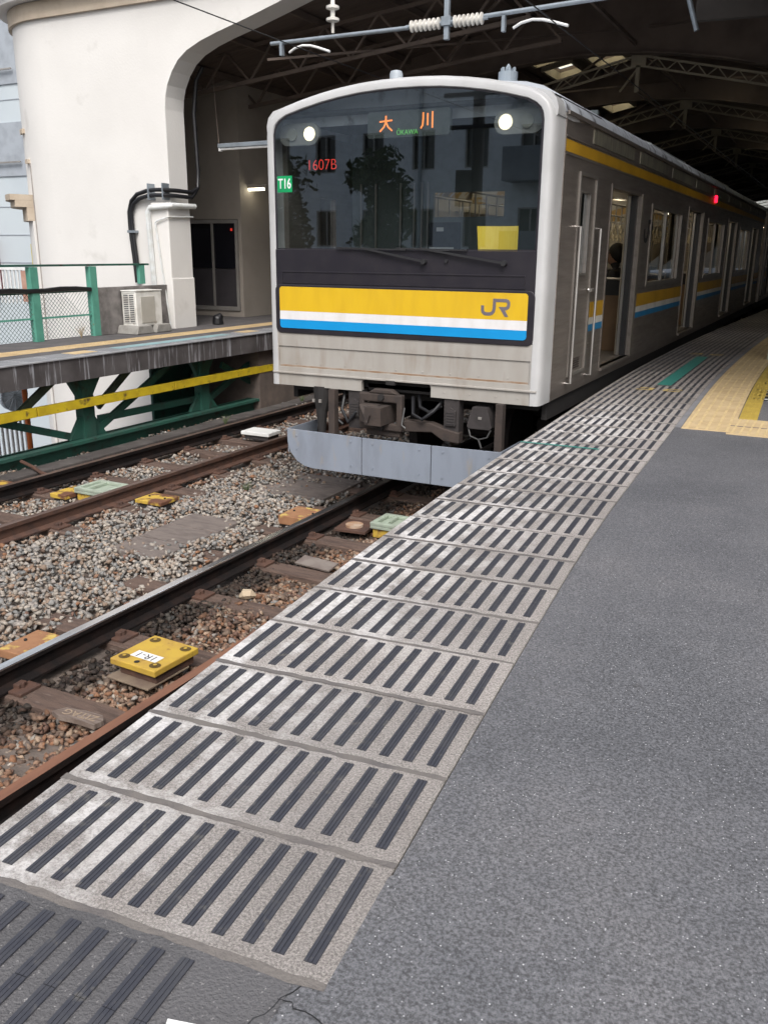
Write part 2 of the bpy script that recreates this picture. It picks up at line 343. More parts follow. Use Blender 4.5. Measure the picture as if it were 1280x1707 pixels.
def text_mesh(name, body, mat_, M4, size, parent=None, sx=1, thick=.001, offset=0):
    cu = bpy.data.curves.new(name, 'FONT'); cu.body = body; cu.size = size; cu.align_x = 'CENTER'; cu.align_y = 'CENTER'; cu.extrude = thick; cu.offset = offset
    t = bpy.data.objects.new(name, cu); S.collection.objects.link(t)
    dg = bpy.context.evaluated_depsgraph_get(); me = bpy.data.meshes.new_from_object(t.evaluated_get(dg))
    bpy.data.objects.remove(t); bpy.data.curves.remove(cu)
    me.transform(Matrix.Diagonal((sx, 1, 1, 1))); me.transform(M4)
    if parent: me.transform(Matrix.Translation(-parent_loc(parent)))
    me.materials.clear(); me.materials.append(mat_)
    o = bpy.data.objects.new(name, me); S.collection.objects.link(o)
    if parent: o.parent = parent
    return o
FRONT = lambda x, z, y: Matrix.Translation((x, y, z)) @ Matrix.Rotation(R(90), 4, 'X')   # readable from -y

# ================================================================= GROUND AND PLATFORM ON THE RIGHT
tag(MB().box(-150, 150, -90, 200, -5.0, -4.6).build('ground', asph), kind='structure')
tag(MB().box(-5.55, 3.2, -40, 110, -.75, -.26).build('track_bed', concf), kind='structure')

ET = [(-12, 2.60), (-8, 2.24), (-7, 2.135), (-6, 2.035), (-4.9, 1.935), (-3.45, 1.815), (-2.4, 1.765), (-1.4, 1.727), (-.48, 1.692), (.85, 1.635), (2.5, 1.585), (4, 1.57), (6, 1.575), (8.4, 1.62), (12, 1.74), (16.3, 1.92), (24, 2.2), (60, 3.2), (90, 4.0)]
def ex(y):
    for (a, xa), (b, xb) in zip(ET, ET[1:]):
        if y <= b: t = (y-a)/(b-a); return xa+(xb-xa)*t
    return ET[-1][1]
def exs(y): return sum(ex(y+d) for d in (-.6, -.3, 0, .3, .6))/5
def frame(y):
    t = Vector((exs(y+.2)-exs(y-.2), .4, 0)).normalized(); n = Vector((t.y, -t.x, 0)); return Vector((exs(y), y, 0)), t, n
WID = .915
# asphalt top and retaining body
mb = MB(); ys = [-12+.5*i for i in range(205)]
vs = []
for y in ys:
    p, t, n = frame(y); q = p+n*(WID+.004)
    if y < -6.2: q = p+n*(WID-.30)
    vs += [(q.x, q.y, 1.098), (14, y, 1.098)]
mb.add(vs, [(2*i, 2*i+1, 2*i+3, 2*i+2) for i in range(len(ys)-1)])
tag(mb.build('platform', asph), kind='structure')
mb = MB(); vs = []
for y in ys:
    p, t, n = frame(y); a = p+n*.10
    vs += [(a.x, a.y, -.7), (a.x, a.y, 1.02), (a.x+1.0, a.y, 1.04), (14, a.y, 1.04)]
mb.add(vs, [(4*i+k, 4*i+k+1, 4*i+k+5, 4*i+k+4) for i in range(len(ys)-1) for k in range(3)])
tag(mb.build('platform_base', concf), kind='structure')
# edge slabs with rubber strips
mb = MB(); rows = []; y = -6.335
cols = []
def loc(y0, u, v, z):
    p, t, n = frame(y0); q = p+t*v+n*u; return (q.x, q.y, z)
for k in range(110):
    if y > 32: break
    g = .004; L = .36; z = 1.100+random.uniform(-.0012, .0012)
    br = random.uniform(.86, 1.08)
    # joint strip then slab
    c = .004
    P = [loc(y, .0, g, 1.02), loc(y, WID, g, 1.02), loc(y, WID, L-g, 1.02), loc(y, 0, L-g, 1.02),
         loc(y, .0, g, z-c), loc(y, WID, g, z-c), loc(y, WID, L-g, z-c), loc(y, 0, L-g, z-c),
         loc(y, c, g+c, z), loc(y, WID-c, g+c, z), loc(y, WID-c, L-g-c, z), loc(y, c, L-g-c, z)]
    n0 = len(mb.f)
    mb.mt(0).add(P, [(0,1,5,4),(1,2,6,5),(2,3,7,6),(3,0,4,7),(4,5,9,8),(5,6,10,9),(6,7,11,10),(7,4,8,11),(8,9,10,11)])
    cols += [(n0, len(mb.f), br)]
    # smeared mortar over the joint
    zz = z+.0008; J = []
    N = 26
    for i in range(N+1):
        u = WID*i/N; w1 = random.uniform(.006, .014); w2 = random.uniform(.006, .014)
        J += [loc(y, u, -w1, zz), loc(y, u, w2, zz)]
    mb.mt(2).add(J, [(2*i, 2*i+2, 2*i+3, 2*i+1) for i in range(N)])
    for i in range(13):
        u0 = .052+i*.0674+random.uniform(-.001, .001); s0 = .042+random.uniform(-.003, .003); s1 = .332+random.uniform(-.003, .003)
        if y < 9:
            for r_ in (-.0093, 0, .0093):
                A = u0+r_-.0034; B = u0+r_+.0034; zt = z+.0035
                mb.mt(1).add([loc(y, A-.001, s0, z), loc(y, B+.001, s0, z), loc(y, B+.001, s1, z), loc(y, A-.001, s1, z), loc(y, A, s0, zt), loc(y, B, s0, zt), loc(y, B, s1, zt), loc(y, A, s1, zt)], [(4,5,6,7),(0,1,5,4),(1,2,6,5),(3,0,4,7),(2,3,7,6)])
        zt = z+.0012
        mb.mt(1).add([loc(y, u0-.0135, s0, zt), loc(y, u0+.0135, s0, zt), loc(y, u0+.0135, s1, zt), loc(y, u0-.0135, s1, zt)], [(0, 1, 2, 3)])
    y += .36*frame(y)[1].y
o = mb.build('edge_paving', [slabm, rubber, jointm]); tag(o, kind='structure')
me = o.data; ca = me.color_attributes.new('Col', 'FLOAT_COLOR', 'CORNER'); bright = [1.0]*len(me.polygons)
for a, b, c in cols:
    for i in range(a, b): bright[i] = c
for p in me.polygons:
    for li in p.loop_indices: ca.data[li].color = (bright[p.index],)*3+(1,)
# older paving at the near end
mb = MB()
vs = []
for y in [-12, -10, -8, -7, -6.342]:
    p, t, n = frame(y); a = p; b = p+n*(WID-.06); vs += [(a.x, a.y, 1.1), (b.x, b.y, 1.1), (a.x, a.y, 1.02)]
mb.mt(0).add(vs, [(3*i, 3*i+1, 3*i+4, 3*i+3) for i in range(4)]+[(3*i+2, 3*i, 3*i+3, 3*i+5) for i in range(4)])
for i in range(10):
    for yy, L in ((-6.372, .150), (-6.524, .29), (-6.84, .30), (-7.2, .3), (-7.55, .3)):
        u0 = .046+i*.0665
        for r_ in (-.0098, 0, .0098):
            A = u0+r_-.0042; B = u0+r_+.0042
            q = lambda u, v, z: (lambda f: (f[0]+f[1]*v+f[2]*u))(frame(yy)).to_tuple()[:2]+(z,)
            mb.mt(1).add([q(A, -L, 1.101), q(B, -L, 1.101), q(B, 0, 1.101), q(A, 0, 1.101), q(A, -L, 1.1048), q(B, -L, 1.1048), q(B, 0, 1.1048), q(A, 0, 1.1048)], [(4,5,6,7),(0,1,5,4),(1,2,6,5),(3,0,4,7),(2,3,7,6)])
tag(mb.build('old_edge_paving', [oldslab, rubber]), kind='structure')
# hairline cracks in the asphalt by the first slab
mb = MB()
def crack(pts, w):
    ribbon(mb, pts, w, lambda u, v, h: (u, v, h), 1.0985, 1.1002)
def wander(a, b, n, j):
    return [(a[0]+(b[0]-a[0])*i/n+random.uniform(-j, j), a[1]+(b[1]-a[1])*i/n+random.uniform(-j, j)) for i in range(n+1)]
crack(wander((2.94, -6.24), (2.885, -6.42), 9, .004), .0022); crack(wander((2.885, -6.42), (2.87, -6.9), 9, .006), .002)
crack(wander((2.92, -6.30), (3.10, -6.33), 10, .006), .0015); crack(wander((3.10, -6.33), (3.35, -6.28), 10, .006), .0011)
tag(mb.build('asphalt_crack', blackp), kind='structure')
# tactile paving
def strip(mb, a, b, y0, y1, z, n=40):
    vs = []
    for i in range(n+1):
        y = y0+(y1-y0)*i/n; x = exs(y)
        vs += [(x+a, y, z), (x+b, y, z)]
    mb.add(vs, [(2*i, 2*i+1, 2*i+3, 2*i+2) for i in range(n)])
mb = MB()
mb.mt(0); strip(mb, WID+.005, WID+.05, -.33, 40, 1.1025, 60)
mb.mt(1)
BL = .30
def block(x0, y0, sz, bars, horizontal=False, m=1):
    g = .003; mb.mt(m).box(x0+g, x0+sz-g, y0+g, y0+BL-g, 1.098, 1.1045)
    if horizontal == 'dots':
        return
    for i in range(bars):
        u = x0+sz*(i+.5)/bars
        mb.box(u-.010, u+.010, y0+.02, y0+BL-.02, 1.104, 1.1088)
def cbox(y0, ua, ub, va, vb, z0, z1, m):
    P = [loc(y0, u, v, z) for z in (z0, z1) for u, v in ((ua, va), (ub, va), (ub, vb), (ua, vb))]
    mb.mt(m).add(P, [(0,3,2,1),(4,5,6,7),(0,1,5,4),(1,2,6,5),(2,3,7,6),(3,0,4,7)])
y = -.38
while y < 30:
    u0 = WID+.055
    cbox(y, u0, u0+.372, .004, .296, 1.098, 1.1045, 1)
    for i in range(5): cbox(y, u0+.03+i*.073, u0+.048+i*.073, .015, .285, 1.104, 1.1085, 5)
    if y > .2:
        cbox(y, u0+.380, u0+.52, .001, .30, 1.098, 1.104, 2)
        for q in (.405, .445, .485): cbox(y, u0+q, u0+q+.016, .01, .29, 1.103, 1.108, 2)
    y += .30*frame(y)[1].y
for i in range(8):
    x = 2.99+i*.303
    g = .003; mb.mt(1).box(x, x+.297, -.40, .30, 1.098, 1.1046)
    mb.mt(5)
    for j in range(5):
        mb.box(x+.03+j*.058, x+.045+j*.058, -.37, .27, 1.104, 1.1085)
    mb.mt(4).box(x-.004, x+.30, -.065, -.061, 1.1045, 1.1092)
tag(mb.build('tactile_paving', [greyp, tact, tact2, asph, jointm, mat('tactile_rib', (.60, .465, .25), .75, c2=(.50, .375, .19), sc=8)]), kind='structure')
# painted marks
mb = MB()
def band(mt, y0, y1, u0, u1):
    mb.mt(mt).add([loc(y0, u0, 0, 1.1056), loc(y0, u1, 0, 1.1056), loc(y1, u1, 0, 1.1056), loc(y1, u0, 0, 1.1056)], [(0, 1, 2, 3)])
band(0, -1.47, -1.44, .0, .56)
band(0, 1.95, 4.9, .44, .58)
for yy in (1.62, 5.25):
    for a in (.30, .56):
        band(1, yy-.10, yy-.06, a, a+.16); band(1, yy+.02, yy+.06, a+.02, a+.17); band(1, yy-.06, yy+.02, a+(.12 if a < .5 else 0), a+(.16 if a < .5 else .04))
tag(mb.build('platform_marking', [teal, ypaint]), kind='structure')
mb = MB(); mb.mt(0).box(2.93, 4.2, 1.45, 3.1, 1.098, 1.1022)
mb.mt(1)
for yy in (1.50, 2.10): mb.box(2.98, 4.1, yy, yy+.035, 1.102, 1.1040)
for yy in (2.62,): mb.box(3.02, 3.4, yy, yy+.10, 1.102, 1.1040)
mb.mt(2)
for yy in (1.72, 1.95):
    mb.box(3.05, 3.6, yy, yy+.03, 1.102, 1.104); mb.add([(2.97, yy+.015, 1.104), (3.06, yy-.03, 1.104), (3.06, yy+.06, 1.104)], [(0, 1, 2)])
tag(mb.build('queue_marking', [blackp, whitep, ypaint]), kind='structure')
mb = MB(); mb.add([(2.772, -6.435, 1.107), (2.835, -6.42, 1.109), (2.85, -6.455, 1.106), (2.79, -6.475, 1.1065), (2.772, -6.435, 1.1052), (2.835, -6.42, 1.1072), (2.85, -6.455, 1.1042), (2.79, -6.475, 1.1047)], [(0,1,2,3),(7,6,5,4),(0,4,5,1),(1,5,6,2),(2,6,7,3),(3,7,4,0)])
tag(mb.build('paper_scrap', whitep), 'small white scrap of paper lying on the dark old paving at the bottom', 'paper')

# ================================================================= TRACKS
def railprof():
    h = [(-.032, 0), (-.0325, -.006), (-.032, -.036), (-.009, -.046), (-.008, -.118), (-.0635, -.138), (-.0635, -.153)]
    return h
def make_rail(x, y0, y1, ms, label):
    pts = railprof(); poly = [(-u, v) for u, v in pts[::-1]]
    full = pts+poly       # left side down then right side up
    mb = MB(); n = len(full)
    vs = [(x+u, y, v) for y in (y0, y1) for u, v in full]
    mb.mt(1).add(vs, [(i, (i+1) % n, n+(i+1) % n, n+i) for i in range(n-1)]+[tuple(range(n)), tuple(range(n, 2*n))[::-1]])
    mb.mt(0).add([(x-.030, y0, .0012), (x+.030, y0, .0012), (x+.030, y1, .0012), (x-.030, y1, .0012), (x-.032, y0, 0), (x+.032, y0, 0), (x+.032, y1, 0), (x-.032, y1, 0)], [(0,1,2,3),(0,3,7,4),(1,5,6,2)])
    if ms[2]:
        mb.mt(0).add([(x+.0332, y0, -.001), (x+.0335, y0, -.010), (x+.0335, y1, -.010), (x+.0332, y1, -.001)], [(0, 1, 2, 3)])
    t = mb.build('rail', ms[:2], None)
    return tag(t, label, 'rail', 'running rails')
XR = 0.0; XL = -3.405
r_near = make_rail(-.5335, -14, 70, [railtop, raildark, True], 'polished rail of the near track, left rail leading under the train')
r_near2 = make_rail(.5335, -14, 70, [railtan, raildark, False], 'rusty brown rail of the near track running beside the platform edge slabs')
r_far2 = make_rail(-2.83, -14, 70, [railtop2, railside, False], 'rusty brown rail in the middle, right rail of the empty far track')
r_far = make_rail(-3.97, -14, 70, [railtop2, raildark, False], 'black rail nearest to the green girder of the far platform')
def clip(x, y, s):
    mb = MB()
    mb.mt(0).obox((x+s*.10, y, -.148), .13, .16, .02)
    mb.obox((x+s*.075, y, -.128), .045, .07, .03, rz=.1); mb.tube([(x+s*.10, y, -.14), (x+s*.10, y, -.105)], .013, 8)
    return mb
def place_clips(rail, x, ys):
    for y in ys:
        for s in (-1, 1):
            o = clip(x, y, s).build('rail_clip', railside, rail, bevel=.004)
ys_near = [-4.97, -4.12, -3.27, -2.42, -1.60, -.78, .05, .9]
ys_far = [-3.3, -2.5, -1.68, -.86, -.05, .78, 1.6, 2.42, 3.25, 4.1, 4.9]
place_clips(r_near, -.5335, ys_near); place_clips(r_far2, -2.83, ys_far); place_clips(r_far, -3.97, ys_far)
ws = ['split grey timber', 'brown timber', 'dark timber', 'reddish timber']
def sleeper(cx, y, label, half=1.12, dz=0):
    mb = MB(); w = .105
    N = 12; vs = []
    for i in range(N+1):
        x = cx-half+2*half*i/N
        for yy, z in ((-w, -.33), (-w, -.170), (-w+.012, -.158), (w-.012, -.158), (w, -.17), (w, -.33)):
            vs.append((x, y+yy+random.uniform(-.004, .004), z+dz+random.uniform(-.003, .003)))
    mb.add(vs, [(6*i+k, 6*i+k+1, 6*i+k+7, 6*i+k+6) for i in range(N) for k in range(5)]+[(0,1,2,3,4,5), tuple(6*N+k for k in (5,4,3,2,1,0))])
    return tag(mb.build('sleeper', woodm), label, 'sleeper', 'timber sleepers under the tracks')
near_l = ['below the bottom-left corner, nearest to the camera', 'with the broken wooden plank lying on its end', 'with the labelled yellow plate on it', 'just beyond the labelled yellow plate', 'with the bent grey metal plate on it',
          'just in front of the round rusty disc', 'just under the front of the train skirt', 'in the dark beneath the train coupler']
for y, l in zip(ys_near, near_l): sleeper(-.05, y, 'timber sleeper of the near track '+l)
far_l = ['at the far left edge of the picture', 'left of the pale green box, second from the left', 'ahead of the pale green box, third from the left', 'beside the pale green box with yellow base', 'right after the pale green box', 'midway between the green box and the white box',
         'two before the white box', 'just before the flat white box', 'under the flat white box', 'just beyond the flat white box', 'deepest one seen before the train hides the track']
for y, l in zip(ys_far, far_l): sleeper(-3.4, y, 'timber sleeper of the far track '+l)

# ballast: individual stones in one mesh
def ballast():
    rng = np.random.default_rng(3)
    variants = []
    for k in range(22):
        d = rng.normal(size=(rng.integers(8, 12), 3)); d /= np.linalg.norm(d, axis=1)[:, None]; d *= rng.uniform(.75, 1.15, (len(d), 1)); d *= np.array([rng.uniform(.95, 1.35), rng.uniform(.7, 1.05), rng.uniform(.55, .9)])
        b = bmesh.new()
        for q in d: b.verts.new(q)
        bmesh.ops.convex_hull(b, input=b.verts[:]); bmesh.ops.delete(b, geom=[v for v in b.verts if not v.link_faces], context='VERTS')
        b.verts.index_update(); variants.append((np.array([v.co[:] for v in b.verts]), np.array([[v.index for v in f.verts] for f in b.faces]))); b.free()
    pts = []
    def field(n, x0, x1, y0, y1): pts.append(np.column_stack([rng.uniform(x0, x1, n), rng.uniform(y0, y1, n)]))
    field(58000, -5.3, 1.9, -6.2, 1.0); field(9000, -.55, 1.0, -6.2, .5); field(16000, -5.3, 1.7, 1.0, 6.5); field(6500, -5.3, 1.3, 6.5, 16)
    P = np.concatenate(pts); x, y = P[:, 0], P[:, 1]
    # keep rails and box tops clear, lower inside the gauges
    keep = np.ones(len(P), bool)
    for rx in (-.5335, .5335, -2.83, -3.97): keep &= np.abs(x-rx) > .066
    def onslp(xx, yy):
        m = np.zeros(len(xx), bool)
        for s in ys_near: m |= (np.abs(yy-s) < .10) & (np.abs(xx+.05) < 1.12)
        for s in ys_far: m |= (np.abs(yy-s) < .10) & (np.abs(xx+3.4) < 1.12)
        return m
    sl = onslp(x, y); pr = np.where(np.abs(x+1.7) < .85, .62, .10); pr = np.where(np.abs(x+1.0) < .18, .4, pr); pr = np.where((np.abs(x) < .5) & (y < 0), .28, pr)
    keep &= ~(sl & (rng.random(len(P)) > pr))
    for (a, b, c, d) in ((-1.85, -1.25, -2.0, -.7), (-1.9, -.95, .25, 1.25)):
        cx, cy = (a+b)/2, (c+d)/2; rr_ = np.maximum(np.abs(x-cx)/(b-a)*2, np.abs(y-cy)/(d-c)*2)
        keep &= ~((rr_ < .85) & (rng.random(len(P)) < .72))
    P = P[keep]; x, y = P[:, 0], P[:, 1]; n = len(P)
    dc = np.minimum(np.abs(x), np.abs(x+3.4))
    h = -.195+.045*np.clip((np.abs(x+1.7)-.0 < .75), 0, 1)+.02*np.sin(x*3.1+y*1.7)+.018*np.sin(y*4.3-x*2)
    h += rng.uniform(-.02, .022, n)
    h = np.where(rng.random(n) < .42, h-.028, h)
    h = np.where(x < -4.3, h-.03, h)
    s = rng.uniform(.017, .034, n)*np.where(rng.random(n) < .12, 1.25, 1)
    s = np.where(y > 3, s*1.25, s)
    ang = rng.uniform(0, 2*np.pi, (n, 2)); vi = rng.integers(0, len(variants), n); VV = []; FF = []; CI = []; off = 0
    for k, (bv, bf) in enumerate(variants):
        m = np.nonzero(vi == k)[0]; V = bv[None]*s[m][:, None, None]
        a, b = ang[m, 0], ang[m, 1]
        ca, sa, cb, sb = np.cos(a)[:, None], np.sin(a)[:, None], np.cos(b)[:, None], np.sin(b)[:, None]
        X, Y, Z = V[..., 0], V[..., 1], V[..., 2]
        Y2 = Y*cb-Z*sb; Z2 = Y*sb+Z*cb; X2 = X*ca-Y2*sa; Y3 = X*sa+Y2*ca
        VV.append(np.stack([X2+x[m][:, None], Y3+y[m][:, None], Z2+h[m][:, None]], -1).reshape(-1, 3))
        FF.append((bf[None]+(off+np.arange(len(m))*len(bv))[:, None, None]).reshape(-1, 3)); off += len(m)*len(bv); CI.append(np.repeat(m, len(bv)))
    verts = np.concatenate(VV); faces = np.concatenate(FF); CI = np.concatenate(CI)
    me = bpy.data.meshes.new('ballast'); me.vertices.add(len(verts)); me.vertices.foreach_set('co', verts.ravel())
    me.loops.add(len(faces)*3); me.loops.foreach_set('vertex_index', faces.ravel().astype(np.int32))
    me.polygons.add(len(faces)); me.polygons.foreach_set('loop_start', np.arange(0, len(faces)*3, 3, dtype=np.int32)); me.update(calc_edges=True)
    # stone colours: grey-green granite mid-way, rust-browned by the rails
    pal_g = .93*np.array([[.36,.325,.295],[.30,.28,.26],[.25,.245,.235],[.42,.38,.33],[.33,.27,.22],[.21,.21,.205],[.38,.34,.295],[.30,.22,.165]])
    pal_r = np.array([[.22,.125,.08],[.16,.09,.065],[.27,.17,.115],[.12,.08,.06],[.34,.25,.18],[.19,.135,.10],[.24,.12,.065]])
    dr = np.minimum(np.minimum(np.abs(x+.5335), np.abs(x-.5335)), np.minimum(np.abs(x+2.83), np.abs(x+3.97)))
    rust = np.clip(1-dr/.45, 0, 1); rust = np.where(np.abs(x) < .75, .93, rust*np.where(x < -2.2, .62, 1)); rust += rng.normal(0, .12, n)
    rsel = rng.random(n) < np.clip(rust, 0.04, .97)
    col = np.where(rsel[:, None], pal_r[rng.integers(0, len(pal_r), n)], pal_g[rng.integers(0, len(pal_g), n)])*rng.uniform(.82, 1.15, (n, 1))
    oily = np.clip(1.35*np.exp(-((x+.34)/.20)**2), 0, 1); col = col*(1-.86*oily[:, None])+.004*oily[:, None]
    ca = me.color_attributes.new('Col', 'FLOAT_COLOR', 'POINT'); c4 = np.ones((len(verts), 4)); c4[:, :3] = col[CI]
    ca.data.foreach_set('color', c4.ravel().astype(np.float32))
    m, nt, p = new_mat('ballast_stone'); at = nt.nodes.new('ShaderNodeAttribute'); at.attribute_name = 'Col'
    nz = ramp(nt, noise(nt, scaled(nt, 1, 1, 1), 55, 4, .7), [(.3, (.62, .62, .62)), (.7, (1.15, 1.12, 1.1))])
    nt.links.new(mix(nt, 1.0, at.outputs['Color'], nz, 'MULTIPLY'), p.inputs['Base Color']); p.inputs['Roughness'].default_value = .8
    me.materials.append(m); o = bpy.data.objects.new('ballast', me); S.collection.objects.link(o); tag(o, kind='stuff')
ballast()
dirt = mat('ballast_bed', (.14, .112, .095), .95, c2=(.085, .068, .058), sc=6, bump=.8, bsc=40)
tag(MB().box(-5.35, 1.72, -12, 100, -.27, -.222).build('ballast_bed', dirt), kind='structure')

def cover(x0, x1, y0, y1, z, label, rz):
    mb = MB(); c = ((x0+x1)/2, (y0+y1)/2, z)
    n = 3; w = (y1-y0)/n
    for i in range(n): mb.obox((c[0], y0+w*(i+.5), z+random.uniform(-.004, .004)), x1-x0, w-.008, .06, rz=rz+random.uniform(-.02, .02))
    return tag(mb.build('trough_cover', stonep, bevel=.006), label, 'concrete cover', 'flat covers between the tracks')
cover(-1.86, -1.28, -1.95, -.75, -.165, 'flat brown wooden-looking cover half buried in stones left of the near rail', .05)
cover(-1.9, -1.0, .3, 1.2, -.165, 'flat grey cover half buried in stones just left of the train skirt', .0)
# cable trough by the far platform
mb = MB()
for i in range(24): mb.box(-4.86, -4.58, -5+.62*i, -5+.62*i+.60, -.30, -.145+random.uniform(-.006, .006))
tag(mb.build('cable_trough', concf, bevel=.008), 'dark low concrete trough running between the far black rail and green girder', 'trough')

# boxes on the tracks
t = thing('marker_plate', (.14, -3.6, -.10), 'bright yellow plate with a white code label and four round holes on near track', 'track device')
rz = -.05
mb = MB().mt(0).obox((.145, -3.60, -.02), .37, .385, .042, rz=rz); mb.build('plate', boxy, t, bevel=.006)
M_ = Matrix.Translation((.145, -3.60, .001)) @ Matrix.Rotation(rz, 4, 'Z'); hb = mat('hole_brown', (.10, .06, .01), .7)
for a, b in ((-.125, -.13), (.13, -.13), (-.125, .135), (.13, .135)):
    mb = MB(); mb.mt(0).add([M_ @ Vector((a+.038*math.cos(k*math.pi/8), b+.034*math.sin(k*math.pi/8), .0015)) for k in range(16)], [tuple(range(16))])
    mb.mt(1).add([M_ @ Vector((a+.012*math.cos(k*math.pi/5), b+.012*math.sin(k*math.pi/5), .008)) for k in range(10)], [tuple(range(10))]); mb.build('bolt_hole', [hb, boxy], t)
mb = MB(); mb.add([M_ @ Vector((-.0+.018*math.cos(k*math.pi/6), -.15+.018*math.sin(k*math.pi/6), .003)) for k in range(12)], [tuple(range(12))]); mb.build('centre_screw', underd, t)
lb = MB(); lb.add([M_ @ Vector(q) for q in ((-.105, -.105, .002), (.105, -.105, .002), (.105, -.025, .002), (-.105, -.025, .002))], [(0, 1, 2, 3)])
lbo = lb.build('code_label', whitep, t)
text_mesh('code_text', '1R-1', mat('label_ink', (.09, .08, .08), .6), M_ @ Matrix.Translation((0, -.066, .0032)) @ Matrix.Rotation(math.pi, 4, 'Z'), .082, lbo, sx=1.05, thick=.0004)
MB().obox((.16, -3.60, -.07), .30, .33, .055, rz=rz).build('mount', railside, t, bevel=.004)
MB().obox((.14, -3.66, -.105), .34, .36, .012, rz=rz).build('base_plate', mat('tan_plate', (.22, .17, .12), .7, c2=(.13, .09, .07)), t, bevel=.003)

def green_box(x, y, label, w=.40, l=.34, z=-.03):
    t = thing('balise_box', (x, y, -.16), label, 'track box', 'pale green topped track boxes')
    MB().box(x-w/2+.02, x+w/2-.02, y-l/2+.02, y+l/2-.02, -.17, z-.045).build('base', boxo, t, bevel=.006)
    mb = MB().mt(0)
    mb.plate(x-w/2, x+w/2, y-l/2, y+l/2, [(x-w/2+.05, x-w/2+.12, y-l/2+.05, y+l/2-.05), (x-w/2+.16, x+w/2-.04, y-l/2+.05, y+l/2-.05)], lambda u, v, h: (u, v, h), z-.02, z+.012)
    mb.box(x-w/2, x+w/2, y-l/2, y+l/2, z-.05, z-.021)
    mb.build('lid', boxg, t, bevel=.006)
    return t
green_box(.20, -.33, 'pale green box on a yellow base, partly hidden by the platform edge slabs')
green_box(-3.13, -.72, 'pale green box on a yellow base inside the empty far track', w=.42, l=.38)
def flat_box(name, x, y, sx, sy, z, rz, m, label, h=.05, bolts=True):
    t = thing(name, (x, y, z-h), label, 'track device')
    MB().obox((x, y, z-h/2), sx, sy, h, rz=rz).build('lid', m, t, bevel=.007)
    MB().obox((x+.01, y, z-h-.03), sx*.85, sy*.85, .06, rz=rz).build('base', under, t, bevel=.004)
    if bolts:
        for a in (-.3, .3): MB().tube([(x+a*sx, y, z-.002), (x+a*sx, y, z+.012)], .011, 8).build('bolt', underd, t)
    return t
flat_box('cover_box', -.78, -.42, .36, .36, -.06, .02, boxr, 'rusty orange cover box left of the near rail, closer to the train', h=.09)
flat_box('cover_box', -.76, -3.72, .34, .34, -.09, .02, boxr, 'rusty orange cover plate left of the near rail, at the left edge', h=.06)
flat_box('cover_box', -3.45, -.86, .22, .36, -.08, .02, boxo, 'worn yellow block beside the pale green box in the far track', bolts=False)
flat_box('cover_box', -2.42, -.66, .34, .30, -.07, .02, boxo, 'worn yellow and brown plate on stones right of the far track', h=.04)
flat_box('cover_box', -4.32, -1.0, .30, .26, -.09, .02, boxo, 'thin yellow block behind the black far rail at the left edge', h=.04, bolts=False)
whbox = mat('white_plastic', (.78, .78, .76), .45, c2=(.72, .72, .70))
flat_box('beacon_box', -3.36, 2.55, .46, .32, -.01, .02, whbox, 'flat white box lying in the far track near the train', h=.05, bolts=False)
t = thing('rusty_disc', (-.22, -.36, -.13), 'round rusty disc on a brown plate inside the near rail', 'disc')
MB().obox((-.22, -.36, -.135), .32, .34, .03, rz=.1).build('plate', railside, t, bevel=.004)
MB().tube([(-.22, -.40, -.12), (-.22, -.40, -.098)], .085, 20).build('disc', mat('disc_rust', (.34, .20, .12), .8, c2=(.45, .36, .28), sc=12), t)
tag(MB().obox((.0, -1.45, -.125), .36, .14, .014, rz=-.12, rx=.2).build('metal_plate', mat('grey_metal', (.20, .17, .15), .6, c2=(.13, .10, .09), sc=6)), 'bent grey metal plate with two holes on a near track sleeper', 'metal plate')
t = thing('wooden_plank', (.15, -4.24, -.13), 'broken weathered plank with carved letters lying on the near track stones', 'plank')
mb = MB(); pl = [(-.17, -.03), (-.10, -.055), (.02, -.05), (.16, -.06), (.17, .0), (.12, .045), (0, .05), (-.13, .035)]
mb.prism(pl, lambda u, v, w: (.155+u*.98+v*.06, -4.24+v+u*.08, w), -.135, -.105)
wp = mb.build('board', mat('weathered_plank', (.15, .11, .09), .9, c2=(.26, .21, .18), sc=4, stretch=(1, 14, 1), bump=.6), t)
text_mesh('carving', 'ZITAG', mat('carving_pale', (.32, .24, .17), .8), Matrix.Translation((.165, -4.24, -.1035)) @ Matrix.Rotation(math.pi+.08, 4, 'Z'), .075, t, sx=1.1)
tag(MB().tube([(-.15, -2.33, -.14), (-.12, -2.31, -.12), (-.07, -2.29, -.115), (-.04, -2.27, -.13)], [.012, .042, .036, .010], 6).build('pale_stone', mat('cream_stone', (.50, .40, .28), .8)), 'single pale cream stone on the brown stones beside the near rail', 'stone')
# hose and weeds by the far rail
tag(MB().tube([(-4.95, -.2, -.07), (-4.7, -.25, -.10), (-4.45, -.35, -.12), (-4.2, -.4, -.13)], .022, 8).build('iron_rod', railside, smooth=True), 'rusty rod with a dark lump beside the green girder at lower left', 'rod')
def weed(x, y, z, h, n, label, m):
    mb = MB()
    for i in range(n):
        a = random.uniform(0, 6.28); l = h*random.uniform(.5, 1); d = random.uniform(.2, .7)*l
        mb.tube([(x, y, z), (x+d*.4*math.cos(a), y+d*.4*math.sin(a), z+l*.6), (x+d*math.cos(a), y+d*math.sin(a), z+l)], [.003, .0022, .0008], 4)
    return tag(mb.build('weed', m), label, 'weed')
wdg = mat('weed_green', (.10, .13, .06), .8); wdd = mat('dry_stalk', (.35, .27, .17), .9)
weed(-1.95, .25, -.19, .14, 40, 'small grass tuft growing in the stones between the tracks', wdg)
weed(-6.62, 2.55, 1.10, .25, 30, 'dry pale weed at the foot of the green fence', wdd)
